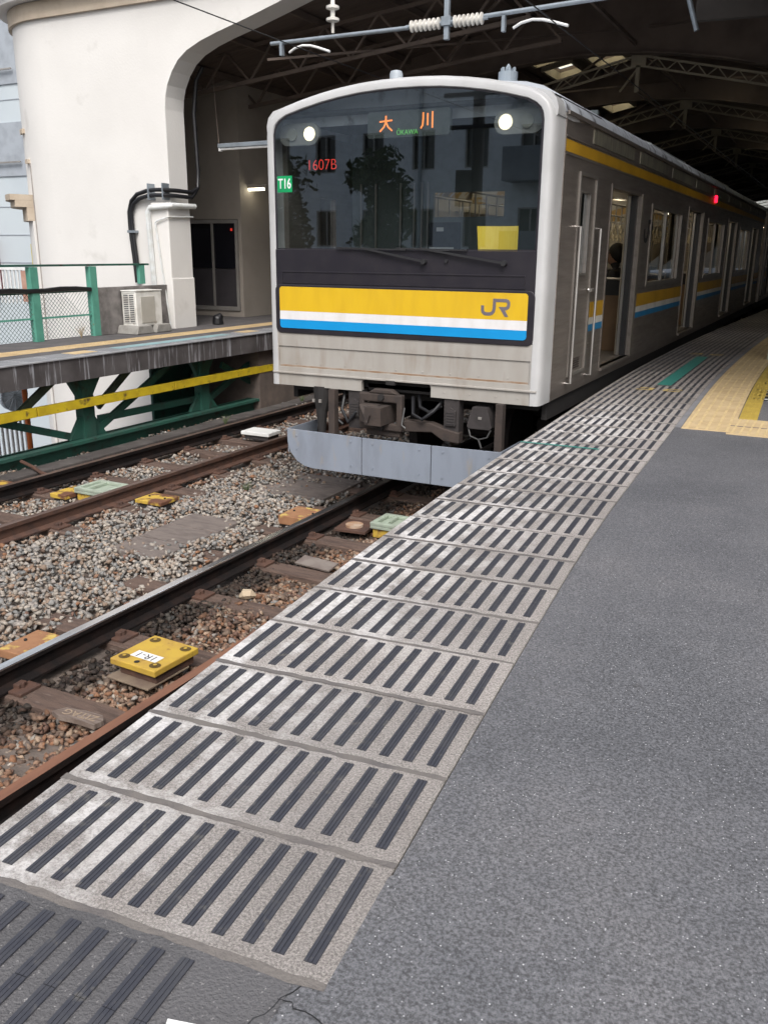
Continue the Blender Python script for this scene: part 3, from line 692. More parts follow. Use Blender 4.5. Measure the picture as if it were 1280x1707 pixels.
for i, (x, y) in enumerate(((-4.55, 3.3), (-4.62, 5.6))): weed(x, y, -.18, .16, 50, ('low green weed beside the far black rail, nearer one', 'green weed tuft by the far rail near the train')[i], wdg)

# ================================================================= LEFT PLATFORM
LE = -4.83
tag(MB().mt(0).box(-6.9, LE-.02, -9, 60, .80, 1.085).build('far_platform', [fasc]), kind='structure')
tag(MB().box(-9.6, -6.9, 5.3, 60, .80, 1.085).build('far_platform_inner', [fasc]), kind='structure')
mb = MB(); mb.mt(0).box(-6.9, -5.30, -9, 60, 1.086, 1.097); mb.box(-9.6, -6.9, 5.3, 60, 1.086, 1.097)
for i in range(120):
    mb.mt(1).box(-5.30, LE, -9+.45*i, -9+.45*i+.444, 1.086, 1.100)
    for k in range(6): mb.mt(2).box(-5.26+k*.065, -5.24+k*.065, -9+.45*i+.04, -9+.45*i+.41, 1.1, 1.102)
dasph = mat('far_platform_top', (.075, .070, .072), .85, c2=(.11, .10, .10), sc=4, bump=.4)
lslab = mat('far_edge_slab', (.30, .30, .31), .7, c2=(.22, .22, .235), sc=5)
tag(mb.build('far_platform_top', [dasph, lslab, mat('far_strip', (.16, .17, .18), .7)]), kind='structure')
mb = MB()
for i in range(150):
    y = -6+.3*i; x0 = -5.98
    mb.mt(0).box(x0, x0+.36, y, y+.296, 1.097, 1.103)
    for k in range(5): mb.box(x0+.03+k*.065, x0+.05+k*.065, y+.02, y+.28, 1.103, 1.107)
mb.box(-6.7, -5.98, -.2, .55, 1.097, 1.1035)
for (a, b, c, d, m) in ((-5.3, -5.05, .9, 1.3, 0), (-5.25, -5.05, 1.7, 4.2, 1), (-5.3, -5.05, 4.6, 5.0, 0)): mb.mt(m).box(a, b, c, d, 1.1025, 1.1045)
tag(mb.build('far_tactile_paving', [tact, mat('faded_blue_paint', (.22, .36, .38), .7, c2=(.2, .24, .25), sc=7)]), kind='structure')
# steel truss carrying it
t = thing('platform_truss', (-5.2, 0, -.7), 'dark green riveted steel truss holding up the far platform', 'steel truss')
mb = MB(); mb.mt(0).box(-5.18, -5.12, -9, 6.4, -.62, -.02); mb.box(-5.22, -5.00, -9, 6.4, -.06, -.02); mb.box(-5.22, -5.04, -9, 6.4, -.24, -.22); mb.build('bottom_girder', greenst, t)
for y0 in (-3.9, -1.4, .35+.75, 3.55, 6.0):
    MB().box(-5.24, -5.10, y0-.10, y0+.10, -.04, .80).build('post', greenst, t)
for y0 in (1.1, 3.55):
    mb = MB(); mb.prism([(-.30, .80), (.32, .80), (.12, .52), (-.12, .52)], lambda u, v, w, y0=y0: (w, y0+u, v), -5.20, -5.14); mb.prism([(-.34, -.04), (.34, -.04), (.12, .26), (-.12, .26)], lambda u, v, w, y0=y0: (w, y0+u, v), -5.20, -5.14)
    mb.build('gusset', greenst, t)
tb = mat('pale_green_brace', (.085, .11, .075), .8, c2=(.05, .06, .045), sc=6)
for a, b in (((-5.4, .05, .30), (-5.4, .95, .84)), ((-5.4, 1.55, .30), (-5.4, 2.35, .84)), ((-5.5, 3.75, .42), (-5.5, 4.3, .84))):
    MB().bar(a, b, .05, .10).build('brace', tb, t)
for a, b in (((-5.2, -.6, .50), (-5.2, .9, .0)), ((-5.18, 1.3, .05), (-5.18, 3.0, .84)), ((-5.2, 3.7, .1), (-5.2, 5.6, .84)), ((-5.2, 4.1, .62), (-5.2, 5.2, .1)), ((-5.2, 1.35, .18), (-5.2, 3.5, .16))):
    MB().bar(a, b, .05, .095).build('diagonal', greenst, t)
MB().box(-6.3, -6.25, 3.62, 9, -4.6, .8).build('back_plate', greenst, t)
mb = MB(); mb.mt(0)
ya = -9
for L in (3.3, 3.3, 2.55, 2.55, 2.55, 3.6): mb.box(-5.04, -4.97, ya, ya+L-.02, .415, .53); ya += L
tag(mb.build('yellow_beam', yelbar, bevel=.006), 'long yellow painted beam stretched along the side of the far platform', 'beam')
tag(MB().box(-6.6, -4.98, 4.85, 16, -.6, .798).build('abutment_wall', mat('abutment', (.10, .08, .07), .9, c2=(.17, .13, .11), sc=2.4, bump=.5)), 'stained brown concrete wall under the far end of the far platform', 'wall')
# fence
FX = -6.75
t = thing('platform_fence', (FX, 0, 1.1), 'green steel fence with chain-link mesh on the far platform', 'fence')
for y0 in (-3.6, -2.5, -1.4, -.3, .75, 1.84, 2.98):
    p = MB().box(FX-.05, FX+.05, y0-.065, y0+.065, 1.1, 2.15); p.box(FX-.06, FX-.03, y0+.03, y0+.045, 1.1, 2.0); p.build('post', greenrail, t)
MB().box(FX-.03, FX+.035, 4.02, 4.14, 1.86, 2.17).build('post', greenrail, t)
MB().box(FX-.035, FX+.035, -4, 4.25, 2.155, 2.185).build('top_rail', greenst, t)
MB().box(FX-.02, FX+.02, -4, 3.0, 1.775, 1.815).build('middle_rail', greenst, t)
MB().box(FX-.015, FX+.015, -4, 3.0, 1.415, 1.44).build('lower_rail', greenrail, t)
mb = MB(); zb, zt = 1.12, 1.78; st = .068
for i in range(-20, 100):
    for s in (1, -1):
        y0 = -3.7+i*st; y1 = y0+s*(zt-zb)
        a = (FX, y0, zb); b = (FX, y1, zt)
        lo, hi = -3.7, 2.95
        if min(y0, y1) < lo or max(y0, y1) > hi:
            if max(y0, y1) < lo or min(y0, y1) > hi: continue
            f = lambda yc: zb+(yc-y0)/(y1-y0)*(zt-zb)
            ya, yb = max(min(y0, y1), lo), min(max(y0, y1), hi); a = (FX, ya, f(ya)); b = (FX, yb, f(yb))
        mb.bar(a, b, .0045)
mb.build('mesh', mat('mesh_wire', (.12, .17, .15), .5, .3), t)
mb = MB()
for k, dz in enumerate((0, .035)):
    pts = [(FX+.05, -4+.3*i, 1.80+dz-.02*k+.035*abs(math.sin((-4+.3*i-.75)*2.88))*(.6+.4*k)) for i in range(24)]; mb.tube(pts, .022, 8)
tag(mb.build('cable_bundle', cablem, smooth=True), 'black cables tied along the middle rail of the green fence', 'cable')
tag(MB().box(-6.78, -6.70, 3.04, 4.7, 1.1, 1.83).build('low_wall', wallc, bevel=.005), 'low stained concrete wall between the green fence and the building', 'wall')
# air conditioner
t = thing('air_conditioner', (-6.62, 3.95, 1.22), 'small weathered white outdoor air conditioner by the pillar', 'air conditioner')
x0, x1, y0, y1, z0, z1 = -6.88, -6.15, 3.78, 4.06, 1.22, 1.76
x0, x1, y0, y1 = -6.66, -6.36, 3.50, 4.10
# long axis along the track, grille faces the track side end
MB().box(x0, x1, y0, y1, z0, z1).build('casing', ventm, t, bevel=.012)
MB().box(x0-.01, x1+.01, y0-.01, y1+.01, z1+.001, z1+.02).build('top_cover', ventm, t, bevel=.006)
mb = MB(); mb.mt(1).box(x0+.03, x1-.03, y0-.004, y0-.001, z0+.05, z1-.05)
for i in range(17): mb.mt(0).box(x0+.03, x1-.03, y0-.012, y0-.004, z0+.055+i*.029, z0+.066+i*.029)
for xx in (x0+.03, (x0+x1)/2, x1-.035): mb.box(xx, xx+.012, y0-.014, y0-.002, z0+.05, z1-.05)
mb.build('grille', [ventm, ventd], t)
mb = MB(); mb.box(x1+.001, x1+.012, y0+.10, y1-.18, z0+.05, z1-.08); mb.build('side_panel', mat('ac_panel', (.44, .42, .38), .5, c2=(.38, .36, .32)), t, bevel=.004)
for i, yy in enumerate((3.47, 3.92)):
    mb = MB(); mb.prism([(-.20, 1.1), (.20, 1.1), (.15, 1.23), (-.15, 1.23)], lambda u, v, w, yy=yy: (w, yy+.12+u, v), -6.72, -6.28)
    tag(mb.build('concrete_block', concb, bevel=.012), ('concrete block under the front grille end of the air conditioner', 'concrete block under the pillar end of the air conditioner')[i], 'block', 'blocks carrying the air conditioner')

# ================================================================= STATION BUILDING
FY = 4.75
B = thing('station_building', (-6.6, FY, -4.6), 'white stucco station building with a wide arch over the tracks', 'building')
arch = [(-6.60, -4.6), (-6.60, 4.60), (-6.58, 4.78), (-6.53, 4.95), (-6.42, 5.14), (-6.28, 5.30), (-6.1, 5.42), (-5.82, 5.53), (-5.5, 5.62), (-5.0, 5.74), (-4.4, 5.90), (-3.6, 6.12), (-2.6, 6.33), (-1.5, 6.48), (-.3, 6.55), (1.2, 6.5), (2.6, 6.33), (4, 6.0), (5.2, 5.5), (6.2, 4.9), (6.4, 4.5), (6.4, 1.0)]
outer = [(9, 1.0), (9, 8.2), (-9.3, 8.2), (-9.3, -4.6)]
mb = MB(); mb.prism(arch+outer, lambda u, v, w: (u, w, v), FY, FY+.46)
mb.build('facade_wall', stucco, B)
# rounded corner and side wall
CR = 1.6
mb = MB(); n = 20; vs = []
for i in range(n+1):
    a = math.pi/2*i/n; vs += [(-9.3-CR*math.sin(a), FY+CR-CR*math.cos(a), z) for z in (-4.6, 8.2)]
mb.add(vs, [(2*i, 2*i+1, 2*i+3, 2*i+2) for i in range(n)]); mb.add([(-9.3-CR, FY+CR, -4.6), (-9.3-CR, FY+CR, 8.2), (-9.3-CR, 40, 8.2), (-9.3-CR, 40, -4.6)], [(0, 1, 2, 3)])
mb.build('corner_wall', stucco, B, smooth=True)
# cornice
def cornice(out, z0, z1, m):
    mb = MB(); pts = [(9, FY-out), (-9.3, FY-out)]+[(-9.3-(CR+out)*math.sin(math.pi/2*i/n), FY+CR-(CR+out)*math.cos(math.pi/2*i/n)) for i in range(1, n+1)]+[(-9.3-CR-out, 40), (-9.2-CR, 40)]+[(-9.3-(CR-.05)*math.sin(math.pi/2*i/n), FY+CR-(CR-.05)*math.cos(math.pi/2*i/n)) for i in range(n, 0, -1)]+[(-9.3, FY+.1), (9, FY+.1)]
    mb.prism(pts, lambda u, v, w: (u, v, w), z0, z1); mb.build('cornice', m, B)
cornice(.06, 6.16, 6.42, beige); cornice(.24, 6.43, 6.56, stucco); cornice(.34, 6.561, 6.80, stucco)
# pilaster under the arch
mb = MB(); mb.prism([(-7.02, .85), (-6.585, .85), (-6.585, 3.16), (-6.95, 3.16)], lambda u, v, w: (u, w, v), FY-.10, FY+.47); mb.build('pilaster', stucco, B, bevel=.012)
mb = MB(); mb.prism([(-6.62, .85), (-6.574, .85), (-6.574, 1.93), (-6.62, 1.97)], lambda u, v, w: (u, w, v), FY-.095, FY+.485); mb.build('render_patch', stucco, B, bevel=.01)
gp = MB(); gp.tube([(-6.93, FY-.13, 1.2), (-6.98, FY-.14, 3.02), (-6.93, FY-.14, 3.08), (-6.60, FY-.14, 3.10), (-6.52, FY-.10, 3.11), (-6.50, FY+.50, 3.12)], .045, 12); gp.build('drain_pipe', gutterw, B, smooth=True)
gp = MB(); gp.tube([(-6.62, FY-.13, .95), (-6.84, FY-.135, 2.84), (-6.80, FY-.135, 2.87), (-6.56, FY-.13, 2.93), (-6.55, FY+.5, 2.95)], .014, 8); gp.build('conduit', gutterw, B, smooth=True)
# details on the rounded corner
def on_corner(a, off): return (-9.3-(CR+off)*math.sin(a), FY+CR-(CR+off)*math.cos(a))
def ring_piece(nm, a0, a1, z0, z1, out, m):
    k = 10; poly = [on_corner(a0+(a1-a0)*i/k, out) for i in range(k+1)]+[on_corner(a1-(a1-a0)*i/k, -.02) for i in range(k+1)]
    mb = MB(); mb.prism(poly, lambda u, v, w: (u, v, w), z0, z1); mb.build(nm, m, B)
ring_piece('ledge', .50, .66, 4.42, 4.50, .05, beige); ring_piece('ledge', .405, .50, 3.90, 3.97, .05, beige)
a = .40; p0 = on_corner(a, .005); MB().bar((*p0, -3), (*p0, 3.9), .016, .02).build('joint_line', mat('joint_grey', (.33, .30, .28), .8), B)
ring_piece('moulding', .42, 1.25, 3.26, 3.36, .42, beige); ring_piece('moulding', .42, 1.2, 3.14, 3.258, .34, beige); ring_piece('moulding', .42, 1.15, 2.90, 3.138, .14, beige)
ring_piece('corner_pier', .42, 1.12, -4.5, 2.898, .05, stucco)
# shed: gable roof, arched ribs, lattice rafters, purlins and skylights
RX, RZ, SL = -.25, 6.95, .20
HY = [10.2+5.25*i for i in range(10)]
def roof_fn(u, v, w): return (u, v, RZ-SL*abs(u-RX)+w)
for side in (-1, 1):
    a, b = (RX-9.9, RX) if side < 0 else (RX, RX+12)
    holes = []
    for k, hy in enumerate(HY[:3]):
        if k == 0 or side > 0: holes += [(RX+side*1.15, RX+side*1.75, hy+1.2, hy+2.4), (RX+side*1.15, RX+side*1.75, hy+2.9, hy+4.1)]
        if k < 2 and side < 0: holes += [(RX+side*2.1, RX+side*2.7, hy+1.2, hy+2.4), (RX+side*2.1, RX+side*2.7, hy+2.9, hy+4.1)]
    holes = [(min(h[0], h[1]), max(h[0], h[1]), h[2], h[3]) for h in holes]
    mb = MB(); mb.plate(a, b, FY+.46, 60, holes, roof_fn, 0, .08); mb.build('roof', roofm, B)
    mb = MB()
    for h in holes: mb.add([roof_fn(h[0], h[2], .09), roof_fn(h[1], h[2], .09), roof_fn(h[1], h[3], .09), roof_fn(h[0], h[3], .09)], [(0, 1, 2, 3)])
    mb.build('skylight', skyl, B)
    for h in holes:
        mb = MB(); mb.plate(h[0]-.05, h[1]+.05, h[2]-.05, h[3]+.05, [h], roof_fn, -.18, -.003); mb.build('skylight_frame', lattm, B)
for hy in HY:
    # curved plate rib just in front of each rafter
    yb = hy-.35; N = 24; pts = []; 
    xs = [-9.5+i*(18.5/N) for i in range(N+1)]
    bot = [(x, 5.85-.042*(x+1.1)**2) for x in xs]; top = [(x, RZ-SL*abs(x-RX)-.01) for x in xs]
    mb = MB()
    for i in range(N):
        P = [(bot[i][0], bot[i][1]), (bot[i+1][0], bot[i+1][1]), (top[i+1][0], max(top[i+1][1], bot[i+1][1]+.3)), (top[i][0], max(top[i][1], bot[i][1]+.3))]
        mb.prism(P, lambda u, v, w: (u, w, v), yb-.03, yb+.03)
        mb.prism([(P[0][0], P[0][1]-.03), (P[1][0], P[1][1]-.03), (P[1][0], P[1][1]), (P[0][0], P[0][1])], lambda u, v, w: (u, w, v), yb-.12, yb+.12)
    mb.build('arch_rib', darksteel, B)
    mb = MB(); tz = lambda x: 5.83-.215*abs(x-RX); D = .17
    for s in (-1, 1):
        X1 = RX+s*6.5
        mb.bar((RX, hy, tz(RX)), (X1, hy, tz(X1)), .05, .035); mb.bar((RX, hy, tz(RX)-D), (X1, hy, tz(X1)-D), .05, .035)
        k = 36
        for i in range(k):
            xa = RX+s*(.15+6.3*i/k); xb = RX+s*(.15+6.3*(i+1)/k)
            za, zb_ = (tz(xa), tz(xb)-D) if i % 2 else (tz(xa)-D, tz(xb))
            mb.bar((xa, hy, za), (xb, hy, zb_), .03, .018)
    mb.obox((RX, hy, 5.75), .26, .06, .24); mb.build('lattice_rafter', lattm, B)
    mb = MB(); mb.bar((RX, hy, 5.66), (RX, hy, 5.22), .07, .06); mb.bar((RX, hy, 5.62), (RX-.35, hy+.2, 5.28), .03); mb.build('hanger_post', lattm, B)
mb = MB()
for k in range(-6, 8):
    x = RX+k*1.25+.6
    mb.bar((x, FY+.5, RZ-SL*abs(x-RX)-.07), (x, 60, RZ-SL*abs(x-RX)-.07), .06, .10)
mb.bar((RX, FY+.5, 5.95), (RX, 60, 5.95), .05, .06)
for hy in [HY[0]-5.25]+HY[:6]:
    for s in (-1, 1):
        mb.bar((RX+s*.2, hy+.2, 6.2), (RX+s*4.6, hy+4.9, 5.2), .035); mb.bar((RX+s*4.6, hy+.2, 5.25), (RX+s*.2, hy+4.9, 6.2), .035)
mb.bar((RX, 10.2, 5.24), (RX, 58, 5.24), .03)
mb.build('purlin', darksteel, B)
# trusses in the left bay behind the arch
for y0 in (6.3, 7.9):
    mb = MB()
    for x0 in range(-8, -1):
        z = 5.0+.10*(x0+8); mb.bar((x0, y0, z), (x0+1, y0, z+.1), .06); mb.bar((x0, y0, z+.55), (x0+1, y0, z+.65), .05)
        mb.bar((x0, y0, z), (x0+.5, y0, z+.6), .035); mb.bar((x0+.5, y0, z+.6), (x0+1, y0, z+.1), .035)
    mb.build('bay_truss', darksteel, B)
# canopy over the right platform in front of the shed
mb = MB(); mb.plate(1.7, 12, -1.3, FY, [], lambda u, v, w: (u, v, 5.75-.03*(u-1.9)+w), 0, .08)  # front part extended out of view to darken train side and platform
mb.mt(1)
for yy in (-1.1, 1.5, 4.5): mb.bar((1.7, yy, 5.66), (12, yy, 5.36), .08, .14)
mb.build('platform_canopy', [roofm, darksteel], B)
mb = MB(); mb.bar((1.62, 4.6, 5.16), (12, 4.6, 4.90), .1, .24); mb.build('canopy_beam', mat('beam_brown', (.055, .046, .04), .8), B)
mb = MB(); mb.tube([(1.45, 4.4, 5.55), (1.68, 4.4, 4.90)], .03, 10); mb.build('strut', galv, B, smooth=True)
# right-hand shed wall and far-left shed wall keep the interior dark
MB().box(12, 12.2, -1.3, 60, 1.0, 6).build('side_wall', officem, B)
MB().box(-10.25, -10.1, 6.6, 60, 1.1, 6).build('inner_wall', officem, B)

# cables over the pilaster
for k, (dz, dx) in enumerate(((0, 0), (-.085, .05))):
    y = FY-.06
    pts = [(-7.40+dx, y, 1.85), (-7.43+dx, y, 2.3), (-7.47+dx, y, 2.75), (-7.47+dx, y, 3.02), (-7.40+dx, y, 3.20+dz*.5), (-7.25+dx, y-.02, 3.30+dz*.8), (-7.0, y-.05, 3.35+dz), (-6.8, y-.07, 3.36+dz), (-6.62, y-.08, 3.355+dz), (-6.50, y+.1, 3.35+dz), (-6.47, y+.45, 3.34+dz), (-6.46, y+.62, 3.42), (-6.47, y+.66, 3.7), (-6.50, y+.66, 4.6), (-6.45, y+.7, 5.1), (-6.3, y+.7, 5.3)]
    mb = MB(); mb.tube(pts, .034, 10)
    tag(mb.build('power_cable', cablem, smooth=True), ('upper thick black cable bending over the pillar head', 'lower thick black cable bending over the pillar head')[k], 'cable', 'black cables on the white facade')
mb = MB()
for x in (-6.93, -6.62): mb.box(x-.012, x+.012, FY-.17, FY, 3.20, 3.46)
mb.box(-7.50, -7.34, FY-.11, FY, 2.68, 2.72); tag(mb.build('cable_clamp', galv), 'small grey metal clamps fixing black cables to the white wall', 'clamp')
# office behind the arch
O = thing('station_office', (-8, 7.5, 1.1), 'beige office box with dark glass doors inside the arch', 'office')
MB().plate(-9.6, -7.18, 1.1, 5.8, [(-8.55, -7.26, 1.22, 3.0)], lambda u, v, w: (u, w, v), 7.5, 7.6).build('wall', officem, O)
MB().box(-7.28, -7.18, 7.6, 9.6, 1.1, 5.8).build('side_wall', officem, O)
D = MB(); D.plate(-8.54, -7.27, 1.22, 2.99, [(-8.48, -7.92, 1.3, 2.92), (-7.88, -7.33, 1.3, 2.92)], lambda u, v, w: (u, w, v), 7.47, 7.53); d = D.build('sliding_door', framew, O)
MB().box(-8.5, -7.3, 7.505, 7.51, 2.05, 2.95).build('pane', darkglass, d); MB().box(-8.5, -7.3, 7.50, 7.515, 1.25, 2.04).build('lower_panel', dimpanel, d)
MB().obox((-7.42, 7.49, 2.80), .035, .02, .05).build('indicator_lamp', emit('indicator', (1, .05, .03), .22), d)
t = thing('platform_railing', (-7, 9, 1.1), 'thin dark handrail over a green panel deep inside the arch', 'railing')
MB().box(-8.6, -5.9, 9.0, 9.05, 1.1, 1.72).build('panel', mat('dull_green', (.05, .075, .045), .8), t)
mb = MB(); mb.bar((-8.6, 9, 2.12), (-5.9, 9, 2.12), .04)
for x in (-7.05, -6.45, -5.95): mb.bar((x, 9, 1.7), (x, 9, 2.12), .025)
mb.build('handrail', framew, t)
MB().box(-10, -5.4, 13, 13.2, 1.1, 5).build('x', officem)  # replaced below
bk = bpy.data.objects['x']; bk.name = 'back_wall'; bk.data.name = 'back_wall'; tag(bk, 'dark beige wall closing the passage behind the office', 'wall')
def lamp(loc, L, rz, lit, label, wires=True):
    t = thing('fluorescent_lamp', loc, label, 'lamp', 'tube lamps over the far platform')
    M4 = Matrix.Rotation(rz, 4, 'Z'); d = M4 @ Vector((1, 0, 0)); c = Vector(loc)
    a, b = c-d*L/2, c+d*L/2
    MB().bar(a+Vector((0, 0, .05)), b+Vector((0, 0, .05)), .09, .07).build('housing', galv if not lit else officem, t, bevel=.01)
    MB().tube([a+d*.04, b-d*.04], .024 if not lit else .03, 10).build('tube', tubew if lit else whitep, t)
    mb = MB()
    for e in (a+d*.03, b-d*.03): mb.obox(e+Vector((0, 0, -.0)), .03, .07, .07, rz=rz)
    mb.build('socket', whitep if not lit else officem, t)
    if wires: MB().bar(a+Vector((0, 0, .08)), a+Vector((-.3, .3, 1.2)), .01).build('wire', darksteel, t)
    return t
lamp((-5.45, 5.6, 4.06), 1.55, -.05, False, 'unlit pale grey tube lamp hanging in the arch opening')
lamp((-6.98, 7.8, 3.57), .50, -.05, True, 'lit warm white tube lamp in the passage', wires=False)
tag(MB().tube([(-6.50, 5.75, 1.1), (-6.50, 5.75, 1.22), (-6.45, 5.8, 1.28)], [.11, .10, .04], 8).build('black_bag', cablem, bevel=.02), 'black lump standing on the far platform behind the pillar', 'bag')

# ================================================================= OVERHEAD LINE
t = thing('catenary_support', (-1.1, 3.5, 5.1), 'grey overhead pipe with white insulators and hangers above the train', 'overhead line support')
P = lambda x: 5.02+.03*(x+3.66)
mb = MB(); mb.tube([(-3.66, 3.5, 5.06), (-1.62, 3.5, 5.06)], .026, 12); mb.tube([(-.62, 3.5, 5.09), (3.0, 3.5, 5.20)], .026, 12); mb.build('pipe', galv, t, smooth=True)
mb = MB(); mb.box(-1.13, -1.07, 3.47, 3.53, 4.88, 5.8); mb.box(-1.16, -1.04, 3.45, 3.55, 5.03, 5.13); mb.build('hanger', galv, t, bevel=.004)
for xa, xb in ((-1.62, -1.16), (-1.04, -.60)):
    mb = MB(); N = 7; pts = []; rs = []
    for i in range(N):
        x = xa+.05+(xb-xa-.1)*i/(N-1); pts += [(x-.018, 3.5, 5.07), (x-.006, 3.5, 5.07), (x+.006, 3.5, 5.07), (x+.018, 3.5, 5.07)]; rs += [.032, .068, .068, .032]
    mb.tube(pts, rs, 16); mb.build('insulator', ceram, t, smooth=True)
    MB().tube([(xa-.03, 3.5, 5.07), (xb+.03, 3.5, 5.07)], .022, 10).build('insulator_rod', galv, t)
mb = MB(); pts = []; rs = []
for z, r in ((5.10, .02), (5.22, .02), (5.24, .085), (5.27, .085), (5.29, .03), (5.36, .03), (5.38, .085), (5.41, .085), (5.43, .03), (5.6, .02), (6.0, .02)): pts.append((-2.70, 3.5, z)); rs.append(r)
mb.tube(pts, rs, 16); mb.build('post_insulator', [ceram], t, smooth=True)
for x in (-3.49, -.37):
    MB().box(x-.02, x+.02, 3.47, 3.53, 4.90, 5.07).build('bracket', galv, t)
    mb = MB(); pts = [(x+.12, 3.5, 4.93), (x+.22, 3.48, 4.97), (x+.36, 3.45, 4.985), (x+.5, 3.42, 4.965), (x+.62, 3.4, 4.93), (x+.82, 3.36, 4.86)]; mb.tube(pts, [.016]*6, 10); mb.build('steady_arm', whitep, t, smooth=True)
for xx, lab in ((-3.02, 'thin contact wire over the empty far track crossing the white facade'), (.30, 'thin contact wire above the train roof')):
    mb = MB(); mb.tube([(xx-.0, -40, 5.02), (xx, 3.4, 4.9), (xx, 60, 4.95)], .007, 6)
    tag(mb.build('contact_wire', cablem), lab, 'wire', 'overhead wires')

# ================================================================= TRAIN
T = thing('train_car', (0, 0, 0), 'leading train car with black windscreen, yellow white blue front and open doors', 'train car', 'coupled cars of the train')
ZB, CL = 1.11, 19.6
def fo(off=0):   # front outline, right half from bottom to top centre then mirrored
    h = [(1.372, ZB), (1.370, 1.8), (1.368, 2.5), (1.368, 3.2), (1.368, 3.43), (1.355, 3.50), (1.325, 3.56), (1.27, 3.61), (1.18, 3.655), (.994, 3.702), (.80, 3.742), (.609, 3.772), (.40, 3.795), (.2, 3.806), (0, 3.81)]
    out = []
    for i, (x, z) in enumerate(h):
        a = h[max(i-1, 0)]; b = h[min(i+1, len(h)-1)]; d = Vector((b[0]-a[0], b[1]-a[1])).normalized(); n = Vector((d.y, -d.x))
        if i == 0: n = Vector((1, 0))
        if i == len(h)-1: n = Vector((0, 1))
        out.append((x+n.x*off, z+n.y*off if i else z))
    return out+[(-x, z) for x, z in out[-2::-1]]
def loft(rings, m, name, closed=False, mats=None):
    mb = MB(); n = len(rings[0]); vs = [p for r_ in rings for p in r_]
    fs = [(j*n+i, j*n+i+1, (j+1)*n+i+1, (j+1)*n+i) for j in range(len(rings)-1) for i in range(n-1)]
    mb.add(vs, fs); return mb.build(name, m, T, smooth=True)
ring = lambda off, y: [(x, y, z) for x, z in fo(off)]
loft([ring(-.062, .03), ring(-.062, .004), ring(-.056, -.004), ring(-.012, -.004), ring(.004, .004), ring(.018, .022), ring(.028, .055), ring(.032, .12), ring(.032, .30), ring(.02, .31)], rim, 'front_rim')
# roof cowl corners behind the rim
# windscreen glass and black panel
ol = fo(-.062)
def clipz(pts, z0):
    out = []
    for i in range(len(pts)):
        a = pts[i]; b = pts[(i+1) % len(pts)]
        if a[1] >= z0: out.append(a)
        if (a[1]-z0)*(b[1]-z0) < 0: t_ = (z0-a[1])/(b[1]-a[1]); out.append((a[0]+t_*(b[0]-a[0]), z0))
    return out
g = clipz(ol, 2.415); mb = MB(); mb.add([(x, .012, z) for x, z in g], [tuple(range(len(g)))]); mb.build('windscreen', winglass, T)
# dark frame line round the glass
mb = MB(); k = len(g)
gi = [(x*.985, 2.415+(z-2.415)*.983+.010) for x, z in g]
mb.add([(x, .0095, z) for x, z in g]+[(x, .0095, z) for x, z in gi], [(i, (i+1) % k, k+(i+1) % k, k+i) for i in range(k)]); mb.build('windscreen_seal', mask, T)
mb = MB(); mb.plate(-1.31, 1.31, 1.64, 2.414, [], lambda u, v, w: (u, w, v), .0, .05)
mb.box(-1.24, 1.22, -.006, .001, 2.205, 2.215); mb.box(-1.24, 1.22, -.006, .001, 2.10, 2.108); mb.box(-1.24, -1.232, -.006, .001, 2.108, 2.205); mb.box(1.212, 1.22, -.006, .001, 2.108, 2.205)
mb.build('black_panel', mask, T, bevel=.002)
def rrect(x0, x1, z0, z1, r, n=6):
    out = []
    for cx, cz, a0 in ((x1-r, z1-r, 0), (x0+r, z1-r, 90), (x0+r, z0+r, 180), (x1-r, z0+r, 270)):
        out += [(cx+r*math.cos(R(a0+90*i/n)), cz+r*math.sin(R(a0+90*i/n))) for i in range(n+1)]
    return out
mb = MB(); mb.prism(rrect(-1.318, 1.318, 1.625, 2.09, .06), lambda u, v, w: (u, w, v), -.012, .02); bb = mb.build('band_board', mask, T, bevel=.006)
xz = lambda u, v, w: (u, w, v)
def cutband(z0, z1, m, nm):
    pts = rrect(-1.265, 1.258, 1.675, 2.068, .03)
    # clip to z0..z1
    def cl(pts, z, keep_above):
        out = []
        for i in range(len(pts)):
            a = pts[i]; b = pts[(i+1) % len(pts)]; ia = (a[1] >= z) == keep_above; ib = (b[1] >= z) == keep_above
            if ia: out.append(a)
            if ia != ib: t_ = (z-a[1])/(b[1]-a[1]); out.append((a[0]+t_*(b[0]-a[0]), z))
        return out
    pts = cl(cl(pts, z0, True), z1, False)
    MB().prism(pts, xz, -.0175, -.012).build(nm, m, bb)
cutband(1.840, 2.07, fyel, 'yellow_band'); cutband(1.758, 1.8395, fwhi, 'white_band'); cutband(1.67, 1.7575, fblu, 'blue_band')
# railway emblem
def emblem(x0, z0, s, fn, a, b, name, m, par):
    mb = MB()
    c = lambda q: (x0+(q[0]-330)*s, z0-(q[1]-522)*s)
    st = [(356, 362), (356, 430), (366, 462), (392, 484), (430, 490), (480, 488), (515, 474), (538, 444), (546, 400), (549, 281), (735, 281), (762, 290), (777, 315), (778, 350), (766, 382), (738, 399), (700, 402)]
    ribbon(mb, [c(q) for q in st], 50*s, fn, a, b)
    mb.prism([c(q) for q in ((620, 376), (712, 376), (722, 426), (780, 523), (722, 523))], fn, a-.0004 if a < b else a, b)
    return mb.build(name, m, par)
emblem(.835, 1.868, .000565, xz, -.0190, -.0176, 'emblem', logom, bb)
